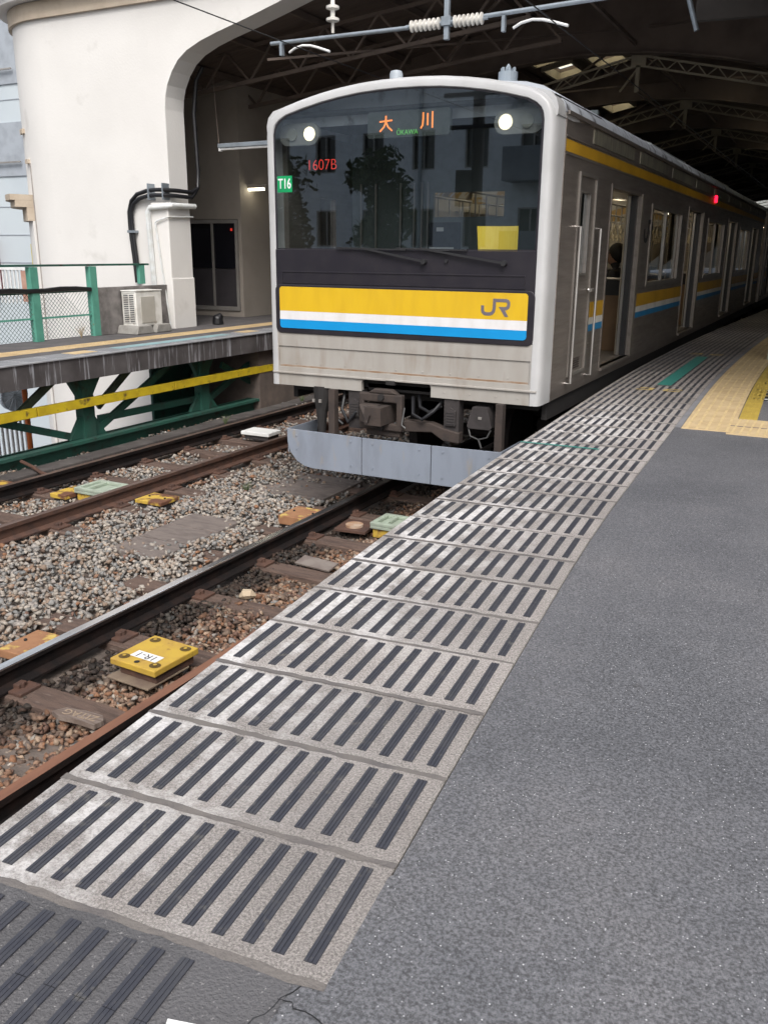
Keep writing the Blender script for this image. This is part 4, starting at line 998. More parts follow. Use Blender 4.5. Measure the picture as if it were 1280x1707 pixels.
# grey lower apron with recessed panel and coupler notch
mb = MB(); mb.plate(-1.345, 1.345, 1.225, 1.64, [(-1.30, 1.30, 1.295, 1.495)], xz, .0, .04); mb.box(-1.30, 1.30, .012, .03, 1.295, 1.495)
mb.box(-1.372, 1.372, -.014, .04, 1.228, 1.245)
for i in range(9):
    x = -1.1+i*.275; mb.tube([(x, .013, 1.335), (x, .006, 1.335)], .008, 8)
mb.build('apron', frp, T, bevel=.004)
MB().box(-1.29, 1.29, .006, .0115, 1.296, 1.312).build('rust_stain', rustline, T)
mb = MB(); mb.prism([(-1.372, ZB), (-.365, ZB), (-.365, 1.20), (-.35, 1.224), (-1.372, 1.224)], xz, .004, .05); mb.build('lower_valance', frp, T); mb = MB(); mb.prism([(.365, ZB), (1.372, ZB), (1.372, 1.224), (.35, 1.224), (.365, 1.20)], xz, .004, .05)
for x in (.5, .75, 1.0, 1.2): mb.tube([(x, .005, 1.165), (x, -.001, 1.165)], .007, 8)
mb.build('lower_valance', frp, T)
MB().box(-1.3, 1.3, .06, .09, ZB+.12, 1.7).build('front_bulkhead', underd, T)
# wipers
for x0, x1, z1 in ((-.52, .28, 2.318), (.0, 1.03, 2.312)):
    pass
for (xa, za, xm, zm, xb, zb_) in ((-.62, 2.432, -.25, 2.425, .28, 2.318), (.0, 2.43, .34, 2.425, 1.03, 2.312)):
    mb = MB(); mb.bar((xa, -.02, za), (xm+.35, -.02, zm-.008), .016, .012); mb.bar((xm-.1, -.03, zm+.006), (xb, -.03, zb_), .014, .018)
    mb.tube([(xb, .0, zb_), (xb, -.05, zb_)], .024, 12); mb.build('wiper', cabd, T)
MB().tube([(.49, .0, 2.325), (.49, -.02, 2.325)], .016, 10).build('washer_nozzle', cabd, T)
# head lamps behind the glass
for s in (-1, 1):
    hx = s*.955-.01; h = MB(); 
    poly = rrect(hx-.10, hx+.33, 3.345, 3.535, .09, 8) if s > 0 else rrect(hx-.33, hx+.10, 3.345, 3.535, .09, 8)
    h.prism(poly, xz, .10, .14); ho = h.build('lamp_housing', mat('lamp_housing_grey', (.17, .17, .165), .5), T)
    MB().tube([(hx, .10, 3.44), (hx, .085, 3.44)], .043, 20).build('headlight', lampw, T)
    MB().tube([(hx+s*.19, .10, 3.44), (hx+s*.19, .088, 3.44)], .055, 20).build('tail_light', mat('tail_lens', (.20, .20, .18), .3), T)
    MB().tube([(hx, .099, 3.44), (hx, .092, 3.44)], .062, 20).build('lamp_glow_ring', emit('lamp_ring_glow', (1, .86, .62), .55), T)  # emissive ring added to imitate the glow around the lit headlamp
MB().prism(rrect(-.355, .44, 3.37, 3.585, .02), xz, .10, .15).build('destination_box', mat('destination_grey', (.065, .075, .072), .4), T)
mb = MB()
def K(cx, cz, s, strokes, w):
    for st in strokes: ribbon(mb, [(cx+u*s, cz+v*s) for u, v in st], w, xz, .092, .0985)
K(-.17, 3.487, .125, [[(-.5, .12), (.5, .18)], [(0, .5), (0, .1), (-.15, -.22), (-.48, -.52)], [(0, .08), (.18, -.25), (.50, -.50)]], .0125)
K(.235, 3.492, .125, [[(-.34, .52), (-.34, .1), (-.38, -.3), (-.52, -.5)], [(0, .45), (0, -.32)], [(.36, .55), (.36, -.5)]], .0125)
mb.build('destination_characters', leda, T)
text_mesh('destination_latin', '\u014cKAWA', ledg, FRONT(.04, 3.405, .094), .058, T, sx=.95)
text_mesh('train_number', '1607B', ledr, FRONT(-.84, 3.165, .10), .135, T, sx=.95, offset=-.003)
MB().box(-1.27, -1.108, .002, .006, 2.93, 3.075).build('formation_sticker', greenlab, T)
text_mesh('sticker_text', 'T16', whitel, FRONT(-1.189, 3.002, .0015), .125, T, sx=.72, offset=.0015)
# cab interior
cab = thing('cab', (0, 0, 0), None, None); cab.parent = T
def cp(mb, name, m, **k): return mb.build(name, m, cab, **k)
cp(MB().plate(-1.33, 1.33, 1.2, 3.70, [(-.35, .44, 2.755, 3.0)], xz, 1.55, 1.6), 'cab_back_wall', cabw)
cp(MB().box(.02, 1.3, .18, .75, 1.3, 2.30), 'driver_desk', cabd, bevel=.02)
cp(MB().box(-1.3, 0, .15, .4, 1.3, 2.36), 'cab_shelf', cabd, bevel=.02)
bl = MB(); n = 10; vs = []
for i in range(n+1):
    a = i/n; x = .70+.36*a; y = .22+.05*math.sin(a*math.pi); vs += [(x, y, 2.35), (x-.02*(1-a), y, 2.622)]
bl.add(vs, [(2*i, 2*i+2, 2*i+3, 2*i+1) for i in range(n)]); cp(bl, 'sun_blind', shade)
mb = MB()
for x in (-1.2, -1.02, -.72, -.56, -.47, -.40): mb.box(x, x+.018, 1.50, 1.53, 2.3, 3.1)
cp(mb, 'cab_trim', steelb)
cp(MB().box(-.36, -.02, 1.50, 1.53, 2.3, 2.70), 'control_panel', mat('panel_blueblack', (.03, .035, .045), .4))
cp(MB().box(-.36, -.08, 1.49, 1.499, 2.38, 2.45), 'lower_label', whitel)
cp(MB().box(-.28, -.20, 1.49, 1.499, 2.61, 2.65), 'small_label', whitel)
cp(MB().box(-1.36, 1.36, .1, 1.6, 3.60, 3.63), 'cab_ceiling', cabd)
cp(MB().box(-1.36, 1.36, .1, 1.6, 1.14, 1.18), 'cab_floor', cabd)
# body sides
DP = 4.88; D0 = 2.08; DW = 1.42; DZ0, DZ1 = 1.22, 3.04
doors = [(D0+DP*i, D0+DP*i+DW) for i in range(4)]
wins = [(doors[i][1]+.72, doors[i+1][0]-.62) for i in range(3)]
WZ0, WZ1 = 2.06, 2.94
holes = [(a, b, DZ0, DZ1) for a, b in doors]+[(a, b, WZ0, WZ1) for a, b in wins]
cabdoor = (.82, 1.44, 1.27, 3.10)
for s in (1, -1):
    fn = lambda u, v, w, s=s: (s*(1.40-w), u, v)
    hs_ = holes+[(.90, 1.22, 2.22, 2.93)]
    MB().plate(.30, CL, ZB, 3.50, hs_, fn, 0, .055).build('body_side', steel, T)
    b = MB()
    for mtl, (z0, z1) in enumerate(((1.785, 1.935), (1.716, 1.784), (1.648, 1.715))):
        segs = [(1.48, doors[0][0])]+[(doors[i][1]+.02, doors[i+1][0]-.02) for i in range(3)]+[(doors[3][1]+.02, CL)]
        for a, c in segs: b.mt(mtl).plate(a, c, z0, z1, [], fn, -.0016, -.0002)
    b.mt(0).plate(.34, CL, 3.225, 3.32, [], fn, -.0016, -.0002)
    b.build('side_band', [mat('side_yellow', (.50, .28, .02), .45), mat('side_white', (.62, .60, .55), .5), mat('side_blue', (.02, .20, .42), .45)], T)
    # beads and gutter
    b = MB(); b.plate(.30, CL, 3.50, 3.53, [], fn, -.03, .03); b.plate(.33, CL, 3.335, 3.35, [], fn, -.010, 0); b.plate(.33, CL, 3.20, 3.21, [], fn, -.008, 0)
    for z in (1.36, 1.52): 
        for a, c in segs: b.plate(a, c, z, z+.012, [], fn, -.006, 0)
    b.plate(.305, .32, ZB, 3.5, [], fn, -.006, 0)
    b.build('side_bead', steel, T)
    # blind panels above the yellow band
    b = MB()
    for i in range(9): b.plate(1.2+i*2.05, 2.9+i*2.05, 3.365, 3.485, [], fn, -.010, 0)
    b.build('vent_panel', mat('vent_panel', (.20, .19, .16), .45, .4, c2=(.36, .34, .26), sc=4, stretch=(1, 5, 1)), T)
    for i, (a, c) in enumerate(doors):
        f = MB(); f.plate(a-.03, c+.05, DZ0, DZ1+.04, [(a, c, DZ0, DZ1)], fn, -.008, 0); f2 = MB(); f2.plate(c+.002, c+.12, DZ0-.02, DZ1+.02, [], fn, -.018, -.0085)
        f.plate(a, c, DZ0-.03, DZ0, [], fn, -.03, .1); fo_ = f.build('door_frame', steel, T); f2.build('door_jamb', mat('door_frame_steel', (.27, .24, .205), .5, .45), T)
        if s > 0:
            # leaves slid back into their pockets, edges still showing
            MB().box(1.270, 1.300, c-.085, c+.5, DZ0, DZ1).build('door_leaf', steelb, T); MB().box(1.285, 1.322, a-.5, a+.02, DZ0, DZ1).build('door_leaf', steelb, T); MB().box(1.3005, 1.366, c-.06, c-.001, DZ0, DZ1).build('door_seal', blackp, T)
        else:
            MB().plate(a, c, DZ0, DZ1, [(a+.15, a+.55, 2.1, 2.9), (c-.55, c-.15, 2.1, 2.9)], lambda u, v, w: (-w, u, v), 1.31, 1.345).build('door_leaf', steel, T)
    for i, (a, c) in enumerate(wins):
        f = MB(); f.plate(a-.05, c+.05, WZ0-.05, WZ1+.05, [(a, c-.0, WZ0, WZ1)], fn, -.010, 0); f.plate((a+c)/2-.03, (a+c)/2+.03, WZ0, WZ1, [], fn, .01, .05)
        f.plate(c-.10, c-.001, WZ0, WZ1, [], fn, .025, .05); w_ = f.build('window', mat('window_frame_steel', (.32, .29, .26), .4, .6), T)
        MB().add([fn(a, WZ0, .03), fn(c, WZ0, .03), fn(c, WZ1, .03), fn(a, WZ1, .03)], [(0, 1, 2, 3)]).build('pane', sideglass, w_)
    if s < 0:
        for a, c in wins: MB().plate(a+.02, c-.02, WZ0+.28, WZ1, [], fn, .075, .085).build('added_blind', inner, T)  # panels added to block the daylight and dark seen through far-side windows
    # crew door
    f = MB(); f.plate(cabdoor[0]-.0, cabdoor[1], cabdoor[2], cabdoor[3], [(cabdoor[0]+.035, cabdoor[1]-.035, cabdoor[2]+.03, cabdoor[3]-.03)], fn, -.016, 0)
    f.plate(.885, 1.235, 2.20, 2.95, [(.905, 1.215, 2.22, 2.93)], fn, -.010, 0); cd = f.build('crew_door', mat('crew_door_steel', (.34, .315, .29), .38, .7), T)
    MB().add([fn(.90, 2.22, .02), fn(1.22, 2.22, .02), fn(1.22, 2.93, .02), fn(.90, 2.93, .02)], [(0, 1, 2, 3)]).build('pane', sideglass, cd)
    X = s*1.46
    MB().tube([(s*1.41, 1.36, 2.06), (X, 1.36, 2.06), (X, 1.25, 2.06)], .016, 8).build('handle', steelb, cd)
    for yy in (.77, 1.50):
        MB().tube([(s*1.40, yy, 2.63), (s*1.455, yy, 2.63), (s*1.455, yy, 1.22), (s*1.40, yy, 1.22)], .013, 8).build('handrail', steelb, T)
    if s > 0:
        v = MB()
        for i in range(5): v.plate(.93, 1.22, 1.33+i*.022, 1.342+i*.022, [], fn, -.008, 0)
        v.build('door_grille', underr, T)
    MB().plate(.36, CL, .93, ZB, [], lambda u, v, w, s=s: (s*(1.37-w), u, v), 0, .05).build('sill_skirt', underd, T)
# maker emblem on the side panel
def sfn(u, v, w): return (1.4+w, u, v)
emblem(3.82, 2.52, .00105, lambda u, v, w: (1.4+w, u, v), .0006, .0026, 'side_emblem', logod, T)
redo = MB(); redo.mt(0).plate(9.50, 9.60, 3.26, 3.38, [], lambda u, v, w: (1.4+w, u, v), .002, .04); redo.build('side_lamp', redl, T, bevel=.015)
# roof
rp = [(1.415, 3.515), (1.40, 3.575), (1.33, 3.655), (1.20, 3.725), (1.05, 3.765), (.8, 3.79), (.4, 3.80), (0, 3.805)]
rp = rp+[(-x, z) for x, z in rp[-2::-1]]
mb = MB(); n = len(rp); vs = [(x, y, z) for y in (.26, CL) for x, z in rp]; mb.add(vs, [(i, i+1, n+i+1, n+i) for i in range(n-1)]+[tuple(range(n))]); mb.build('roof', roofp, T, smooth=True)
# raised cowl behind the rim, wider than the rim at its upper corners
mb = MB(); q = [(1.402, 3.47), (1.405, 3.52), (1.385, 3.59), (1.33, 3.645), (1.22, 3.672), (.994, 3.718), (.80, 3.752), (.609, 3.778), (.3, 3.80), (0, 3.812)]; q = q+[(-x, z) for x, z in q[-2::-1]]
n = len(q); vs = [(x*.965, .045, z-.05) for x, z in q]+[(x, .05, z) for x, z in q]+[(x*.998, .70, z-(.0 if abs(x) > 1.1 else .01)) for x, z in q]; mb.add(vs, [(i+k*n, i+1+k*n, n+i+1+k*n, n+i+k*n) for k in (0, 1) for i in range(n-1)]); mb.build('roof_cowl', rim, T, smooth=True)
mb = MB(); mb.box(-1.36, 1.36, CL-.06, CL, ZB, 3.55); mb.build('end_wall', steel, T)
mb = MB(); prof = [(.90, 3.72), (.88, 3.92), (.70, 3.99), (-.70, 3.99), (-.88, 3.92), (-.90, 3.72)]
mb.prism(prof, lambda u, v, w: (u, w, v), 6.4, 9.4); mb.prism(prof, lambda u, v, w: (u, w, v), 12.5, 15.5); mb.build('roof_unit', mat('roof_unit_grey', (.36, .38, .40), .6), T, bevel=.02)
mb = MB(); mb.tube([(-.25, .45, 3.78), (-.25, .45, 3.945), (-.25, .45, 3.97), (-.25, .45, 3.978)], [.06, .06, .05, .02], 20); mb.build('roof_antenna', mat('antenna_grey', (.38, .42, .46), .5), T, smooth=True)
mb = MB(); mb.mt(1).tube([(.82, .45, 3.73), (.82, .45, 3.80)], .055, 16); mb.mt(0).tube([(.82, .45, 3.80), (.82, .45, 3.88)], .082, 20)
for k in range(6): a = k*math.pi/3; mb.tube([(.82+.055*math.cos(a), .45+.055*math.sin(a), 3.87), (.82+.055*math.cos(a), .45+.055*math.sin(a), 3.915)], .013, 6)
mb.tube([(.82, .45, 3.87), (.82, .45, 3.915), (.82, .45, 3.945)], [.03, .025, .006], 10); mb.build('radio_antenna', [mat('antenna_blue_grey', (.30, .35, .40), .5), underd], T)
# under the front: coupler, buffers, brake gear, skirt
mb = MB(); mb.plate(-.365, .095, .76, 1.11, [(-.31, .035, .83, 1.03)], xz, -.05, .02); mb.prism([(-.27, 1.111), (-.20, 1.155), (-.02, 1.155), (.05, 1.111)], xz, -.052, .02)
mb.build('coupler_frame', underr, T, bevel=.012)
hx = -.34
mb = MB(); mb.obox((-.12, .0, .92), .17, .46, .17); mb.add([(-.31, -.14, .86), (-.31, -.14, 1.01), (-.12, -.12, 1.01), (-.14, -.26, .93), (-.17, -.25, .85), (-.31, .1, .86), (-.31, .1, 1.01), (-.12, .1, 1.01), (-.12, .1, .85)],
    [(0, 1, 2, 3, 4), (0, 5, 6, 1), (1, 6, 7, 2), (2, 7, 8, 4, 3), (4, 8, 5, 0)])
mb.mt(1).tube([(-.12, -.05, 1.08), (-.12, -.075, 1.08)], .032, 12); mb.tube([(-.12, -.05, .79), (-.12, -.075, .79)], .032, 12); mb.tube([(-.255, -.142, .975), (-.255, -.15, .975)], .02, 12)
mb.build('coupler_head', [underr, underd], T)
mb = MB(); mb.box(-.30, .06, -.02, .06, .70, .758); mb.prism([(.10, .76), (.10, .87), (.36, .87), (.50, .83), (.66, .80), (.66, .70), (.50, .71), (.38, .78)], xz, .0, .10); mb.build('coupler_support', underr, T, bevel=.01)
for x in (-.44, .57):
    mb = MB().mt(0).box(x-.075, x+.075, .02, .14, .74, 1.12); mb.prism([(x-.05, .86), (x+.05, .86), (x+.05, 1.0), (x, 1.03), (x-.05, 1.0)], xz, -.005, .02)
    for i in range(5): mb.mt(1).box(x-.04, x+.04, -.008, -.004, .87+i*.026, .88+i*.026)
    mb.build('jumper_box', [under, underd], T, bevel=.008)
mb = MB().mt(0); mb.tube([(-.84, .08, 1.12), (-.84, .08, .98), (-.84, .05, .86), (-.84, .05, .66)], [.10, .09, .055, .04], 12); mb.mt(1).box(-.89, -.868, -.05, -.03, .97, 1.0); mb.box(-.815, -.793, -.05, -.03, .97, 1.0)
mb.build('horn', [underd, framew], T)
mb = MB().mt(0); mb.prism([(.79, 1.06), (.93, 1.06), (.98, .88), (.96, .86), (.76, .86), (.74, .88)], xz, -.02, .15); mb.mt(1).box(.85, .885, -.025, -.021, .95, .975); mb.build('brake_gear', [under, framew], T, bevel=.01)
mb = MB(); mb.tube([(.75, .0, .86), (.78, -.02, .79), (.86, -.02, .765), (.94, -.02, .79), (.97, .0, .86)], .008, 8); mb.tube([(.86, -.02, .765), (.89, -.02, .69)], .010, 6); mb.build('brake_hose', mat('hose_dark', (.05, .05, .05), .5), T, smooth=True); mb = MB(); mb.tube([(.13, -.06, 1.0), (.11, -.08, .84), (.15, -.08, .81)], .008, 6); mb.build('air_hose', mat('hose_grey', (.10, .10, .10), .5), T, smooth=True)
for x in (-.90, 1.50): pass
for x in (-.665, 1.06): MB().box(x-.035, x+.035, -.06, .02, .55, ZB).build('skirt_post', underr, T, bevel=.004)
# obstacle skirt
for k, pts in enumerate(([(-.60, .1, 1.08), (-.58, .0, .92), (-.50, -.02, .80), (-.42, .0, .90), (-.40, .1, 1.0)], [(.14, .1, 1.08), (.20, -.02, .94), (.30, -.04, .90), (.40, .0, .98), (.46, .1, 1.08)], [(.18, .15, 1.1), (.24, .05, 1.0), (.34, .04, .96), (.44, .1, 1.02)], [(-.75, .1, 1.05), (-.70, .02, .85), (-.60, .05, .76)])):
    MB().tube(pts, .018, 8).build('jumper_hose', cablem, T, smooth=True)
for x in (-1.02, -.40, -.16, .33, .57, 1.02):
    for z in (.64, .40 if abs(x) < .9 else .5): MB().tube([(x, -.151, z), (x, -.158, z)], .009, 8).build('skirt_bolt', skirtm, T)
for x in (-.665, 1.06, -.1, .25): MB().box(x-.045, x+.045, -.134, -.05, .585, .60).build('skirt_bracket', under, T)
MB().box(-.34, .34, .10, .16, ZB+.005, 1.21).build('coupler_recess', underd, T); MB().box(-.09, .0, -.02, .05, 1.195, 1.235).build('recess_catch', underd, T)
YS = -.15
prof = [(1.13, .33+.37), (1.13, .62), (1.11, .52), (1.05, .42), (.95, .345), (.85, .325)]
def skirt_panel(x0, x1, name):
    mb = MB()
    sh = lambda u, v, w: (u, w, v)
    if x0 < -.9: poly = [(-1.13, .70), (-1.125, .56), (-1.09, .46), (-1.02, .38), (-.93, .335), (-.83, .322), (x1-.004, .322), (x1-.004, .69)]
    elif x1 > .9: poly = [(1.13, .70), (1.125, .56), (1.09, .46), (1.02, .38), (.93, .335), (.83, .322), (x0+.004, .322), (x0+.004, .69)]
    else: poly = [(x0+.004, .322), (x1-.004, .322), (x1-.004, .69), (x0+.004, .69)]
    mb.prism(poly, sh, YS, YS+.016); return mb.build(name, skirtm, T, bevel=.003)
skirt_panel(-1.13, -.28, 'skirt_panel'); skirt_panel(-.28, .45, 'skirt_panel'); skirt_panel(.45, 1.13, 'skirt_panel')
for s in (-1, 1): MB().prism([(YS+.016, .70), (.42, .70), (.40, .55), (.2, .42), (YS+.016, .46)], lambda u, v, w: (w, u, v), s*1.13, s*1.116).build('skirt_side', skirtm, T)
MB().box(-1.1, 1.1, .25, .35, .50, .58).build('life_guard', underd, T)
# bogies, equipment
for y in (2.0, 4.1, 14.9, 17.0):
    mb = MB()
    for s in (-1, 1): mb.tube([(s*.50, y, .43), (s*.60, y, .43)], .43, 28)
    mb.tube([(-.6, y, .43), (.6, y, .43)], .07, 10); mb.build('wheelset', under, T)
mb = MB()
for y in (3.05, 15.95):
    for s in (-1, 1): mb.box(s*.95, s*1.1, y-1.6, y+1.6, .45, .72); mb.tube([(s*1.0, y, .7), (s*1.0, y, 1.02)], .22, 14)
    mb.box(-.9, .9, y-.2, y+.2, .5, .9)
for y in (6.2, 8.0, 9.8, 11.6): mb.box(-1.25, 1.25, y, y+1.4, .45, 1.08)
mb.box(-1.3, 1.3, .3, CL, 1.02, 1.10); mb.build('underframe', underd, T)
# saloon
mb = MB(); mb.mt(0).box(-1.33, 1.33, 1.6, CL-.06, 1.18, 1.215); sal = mb.build('saloon_floor', floorm, T)
MB().box(-1.33, 1.33, 1.6, CL-.06, 3.42, 3.45).build('saloon_ceiling', inner, T)
for (a0, c0), (a1, c1), (wa, wc) in zip(doors[:-1], doors[1:], wins):
    MB().plate(c0+.54, a1-.54, 1.215, 3.42, [(wa, wc, WZ0, WZ1)], lambda u, v, w: (1.325+w, u, v), 0, .015).build('lining', inner, T)
for a0, c0 in doors:
    for q0, q1 in ((a0-.54, a0-.03), (c0+.03, c0+.54)): MB().plate(q0, q1, 1.215, 3.42, [], lambda u, v, w: (1.225+w, u, v), 0, .015).build('door_pocket', inner, T)
    MB().plate(a0, c0, 3.06, 3.42, [], lambda u, v, w: (1.225+w, u, v), 0, .015).build('door_header', inner, T)
MB().plate(1.6, CL-.06, 1.215, 3.42, [(a, c, WZ0, WZ1) for a, c in wins], lambda u, v, w: (-1.27+w, u, v), 0, .03).build('lining', inner, T)
mb = MB()
for s in (-.62, .62):
    for i in range(8): mb.tube([(s, 2.0+i*2.2, 3.37), (s, 3.3+i*2.2, 3.37)], .025, 8)
mb.build('saloon_light', sallamp, T)
mb = MB(); mb2 = MB()
for s in (-.78, .78, -.05):
    mb2.tube([(s, 1.8, 3.02), (s, CL-.3, 3.02)], .014, 8)
    for i in range(52):
        y = 2.0+i*.33; mb2.box(s-.006, s+.006, y-.012, y+.012, 2.78, 3.02)
        mb.tube([(s+.0, y+.055*math.sin(k*math.pi/6), 2.71+.055*math.cos(k*math.pi/6)) for k in range(13)], .011, 6, cap=False)
mb.build('hand_strap', handm, T); mb2.build('strap_rail', steelb, T)
mb = MB()
for i, (a, c) in enumerate(doors):
    for yy in (a-.25, c+.25):
        for s in (-1, 1): mb.tube([(s*.92, yy, 1.22), (s*.92, yy, 3.05)], .016, 8)
for yy in (3.4,): pass
mb.build('stanchion', steelb, T)
mb = MB()
for a, c in wins:
    for s in (-1, 1): mb.box(s*.76, s*1.22, a-.3, c+.3, 1.52, 1.66); mb.box(s*1.10, s*1.22, a-.3, c+.3, 1.66, 2.06)
mb.build('bench_seat', seatm, T, bevel=.03)
for a, c in wins:
    for s in (-1, 1):
        MB().box(s*.80, s*1.22, a-.28, c+.28, 1.22, 1.52).build('seat_base', brownp, T)
        for q in (a-.34, c+.31): MB().box(s*.76, s*1.22, q, q+.03, 1.22, 1.90).build('seat_end_panel', brownp, T); MB().box(s*.76, s*1.22, q, q+.03, 1.9005, 2.08).build('seat_end_pad', blackp, T); MB().tube([(s*.76, q+.015, 2.10), (s*1.22, q+.015, 2.10)], .016, 8).build('seat_end_rail', steelb, T)
mb = MB()
for i in range(22):
    y = 2.3+i*.78
    for s in (-1, 1): mb.add([(s*1.18, y, 3.10), (s*1.18, y+.60, 3.10), (s*.98, y+.60, 3.36), (s*.98, y, 3.36)], [(0, 1, 2, 3)])
mb.build('advert_panel', adm, T)
for i in range(5):
    mb = MB(); mb.box(-.45, .10, 2.9+i*3.1, 2.905+i*3.1, 2.95, 3.30); mb.build('hanging_advert', adm, T)
# second car, copied without the cab front
skip = {'front_rim', 'windscreen', 'windscreen_seal', 'black_panel', 'band_board', 'apron', 'rust_stain', 'lower_valance', 'front_bulkhead', 'wiper', 'washer_nozzle', 'lamp_housing', 'headlight', 'tail_light', 'lamp_glow_ring', 'destination_box', 'destination_characters',
        'destination_latin', 'train_number', 'formation_sticker', 'sticker_text', 'cab', 'roof_cowl', 'roof_antenna', 'radio_antenna', 'coupler_frame', 'coupler_head', 'coupler_support', 'jumper_box', 'horn', 'brake_gear', 'air_hose', 'skirt_post', 'skirt_panel', 'skirt_side', 'skirt_bolt', 'skirt_bracket', 'jumper_hose', 'brake_hose', 'coupler_recess', 'recess_catch', 'life_guard', 'side_emblem', 'side_lamp'}
for k in (1, 2):
    c = T.copy(); S.collection.objects.link(c); c.location = (0.02*k, 20.0*k, 0)
    c['label'] = ('second train car, close behind the leading car at the right edge', 'third and last train car, deep in the dark shed')[k-1]
    for ch in list(T.children):
        if ch.name.split('.')[0] in skip: continue
        n_ = ch.copy(); S.collection.objects.link(n_); n_.parent = c
        for g_ in ch.children:
            m_ = g_.copy(); S.collection.objects.link(m_); m_.parent = n_
# seated passenger glimpsed through the first door
def skin_person(label, ox, oy, oz, rz):
    J = {'pel': (0, 0, .10, .13), 'bel': (0, .02, .24, .12), 'che': (0, .04, .42, .14), 'nec': (0, .02, .56, .055), 'hea': (0, -.01, .66, .075), 'top': (0, .0, .76, .085),
         'ls': (.17, .04, .50, .06), 'le': (.22, -.02, .26, .045), 'lh': (.10, -.26, .20, .035), 'rs': (-.17, .04, .50, .06), 're': (-.22, -.02, .26, .045), 'rh': (-.10, -.26, .20, .035),
         'lk': (.12, -.42, .08, .065), 'lf': (.12, -.42, -.32, .045), 'lt': (.12, -.56, -.36, .035), 'rk': (-.12, -.42, .08, .065), 'rf': (-.12, -.42, -.32, .045), 'rt': (-.12, -.56, -.36, .035)}
    E_ = [('pel', 'bel'), ('bel', 'che'), ('che', 'nec'), ('nec', 'hea'), ('hea', 'top'), ('che', 'ls'), ('ls', 'le'), ('le', 'lh'), ('che', 'rs'), ('rs', 're'), ('re', 'rh'), ('pel', 'lk'), ('lk', 'lf'), ('lf', 'lt'), ('pel', 'rk'), ('rk', 'rf'), ('rf', 'rt')]
    names = list(J); M4 = Matrix.Rotation(rz, 4, 'Z')
    t = thing('person', (ox, oy, oz), label, 'person')
    me = bpy.data.meshes.new('body'); me.from_pydata([tuple(M4 @ Vector(J[n][:3])) for n in names], [(names.index(a), names.index(b)) for a, b in E_], [])
    o = bpy.data.objects.new('body', me); S.collection.objects.link(o); o.parent = t
    sk = o.modifiers.new('skin', 'SKIN')
    for i, n in enumerate(names): me.skin_vertices[0].data[i].radius = (J[n][3], J[n][3]); me.skin_vertices[0].data[i].use_root = (n == 'pel')
    o.modifiers.new('sub', 'SUBSURF').levels = 2; o.modifiers['sub'].render_levels = 2
    me.materials.append(mat('skin_and_dark_clothes', (.03, .028, .03), .8))
    bm = bmesh.new(); bmesh.ops.create_uvsphere(bm, u_segments=16, v_segments=12, radius=.105)
    for v in bm.verts: v.co = M4 @ Vector((v.co.x*.82, v.co.y*.98-.01, v.co.z*1.15+.71))
    m2 = bpy.data.meshes.new('face'); bm.to_mesh(m2); bm.free(); f = bpy.data.objects.new('face', m2); S.collection.objects.link(f); f.parent = t; m2.materials.append(mat('skin', (.38, .22, .15), .6)); m2.polygons.foreach_set('use_smooth', [True]*len(m2.polygons))
    bm = bmesh.new(); bmesh.ops.create_uvsphere(bm, u_segments=16, v_segments=12, radius=.118)
    for v in bm.verts: v.co = M4 @ Vector((v.co.x*.86, v.co.y*.98+.022, v.co.z*1.1+.745))
    m3 = bpy.data.meshes.new('hair'); bm.to_mesh(m3); bm.free(); f = bpy.data.objects.new('hair', m3); S.collection.objects.link(f); f.parent = t; m3.materials.append(mat('black_hair', (.012, .010, .009), .6)); m3.polygons.foreach_set('use_smooth', [True]*len(m3.polygons))
skin_person('seated passenger in dark clothes with black hair inside the first open door', .97, 4.30, 1.66, R(-90))

# ================================================================= THINGS AT THE SIDES
# post at the right edge
t = thing('platform_column', (3.0, 4.9, 1.1), 'pale square post standing on the yellow tactile strip at the right edge', 'post')
MB().box(2.86, 3.3, 4.95, 5.3, 1.1, 1.95).build('shaft', mat('post_cream', (.45, .47, .38), .6), t, bevel=.01)
MB().box(2.84, 3.32, 4.93, 5.32, 1.951, 2.0).build('cap', framew, t, bevel=.006)
# far left town: pale tiled block, railing, barrier sign, street mirror
tilew = mat('pale_tiles', (.50, .55, .58), .5, c2=(.46, .51, .55), sc=.5); tiled = mat('grey_recess', (.34, .37, .41), .7)
t = thing('apartment_block', (-22, 14, -4.6), 'pale blue tiled building at the far left edge behind the corner', 'building')
mb = MB(); mb.mt(0).box(-30, -17.9, 12, 24, -4.6, 14)
mb.build('wall', tilew, t)
mb = MB()
for z in (3.6, 5.3, 6.5, 8.0): mb.box(-30.02, -17.88, 11.985, 12.0, z-.012, z+.012)
for z in (1.2, 2.0, 2.8): mb.box(-30.02, -17.88, 11.985, 12.0, z-.012, z+.012)
mb.build('tile_joint', tiled, t)
for z0, z1 in ((4.45, 5.9), (6.9, 8.6)):
    w_ = MB().box(-24, -18.0, 11.96, 12.0, z0, z1).build('balcony', tiled, t)
    MB().box(-24, -18.1, 11.85, 11.9, z0+.35, z0+.39).build('rail', framew, w_)
mb = MB(); mb.mt(0).box(-20.5, -19.55, 11.6, 11.98, 1.2, 2.7); mb.build('awning', mat('dark_red_trim', (.16, .04, .035), .7), t)
t = thing('street_railing', (-13, 6, -4.6), 'white metal railing seen under and beyond the far platform at left edge', 'railing')
mb = MB()
for i in range(25): mb.bar((-14+i*.12, 7.0, 1.2), (-14+i*.12, 7.0, 1.95), .03)
mb.bar((-14, 7, 1.97), (-11, 7, 1.97), .06); mb.build('upper_rail', whitep, t)
mb = MB()
for i in range(22): mb.bar((-7.3, .2+i*.085, -1.0), (-7.3, .2+i*.085, -.06), .028)
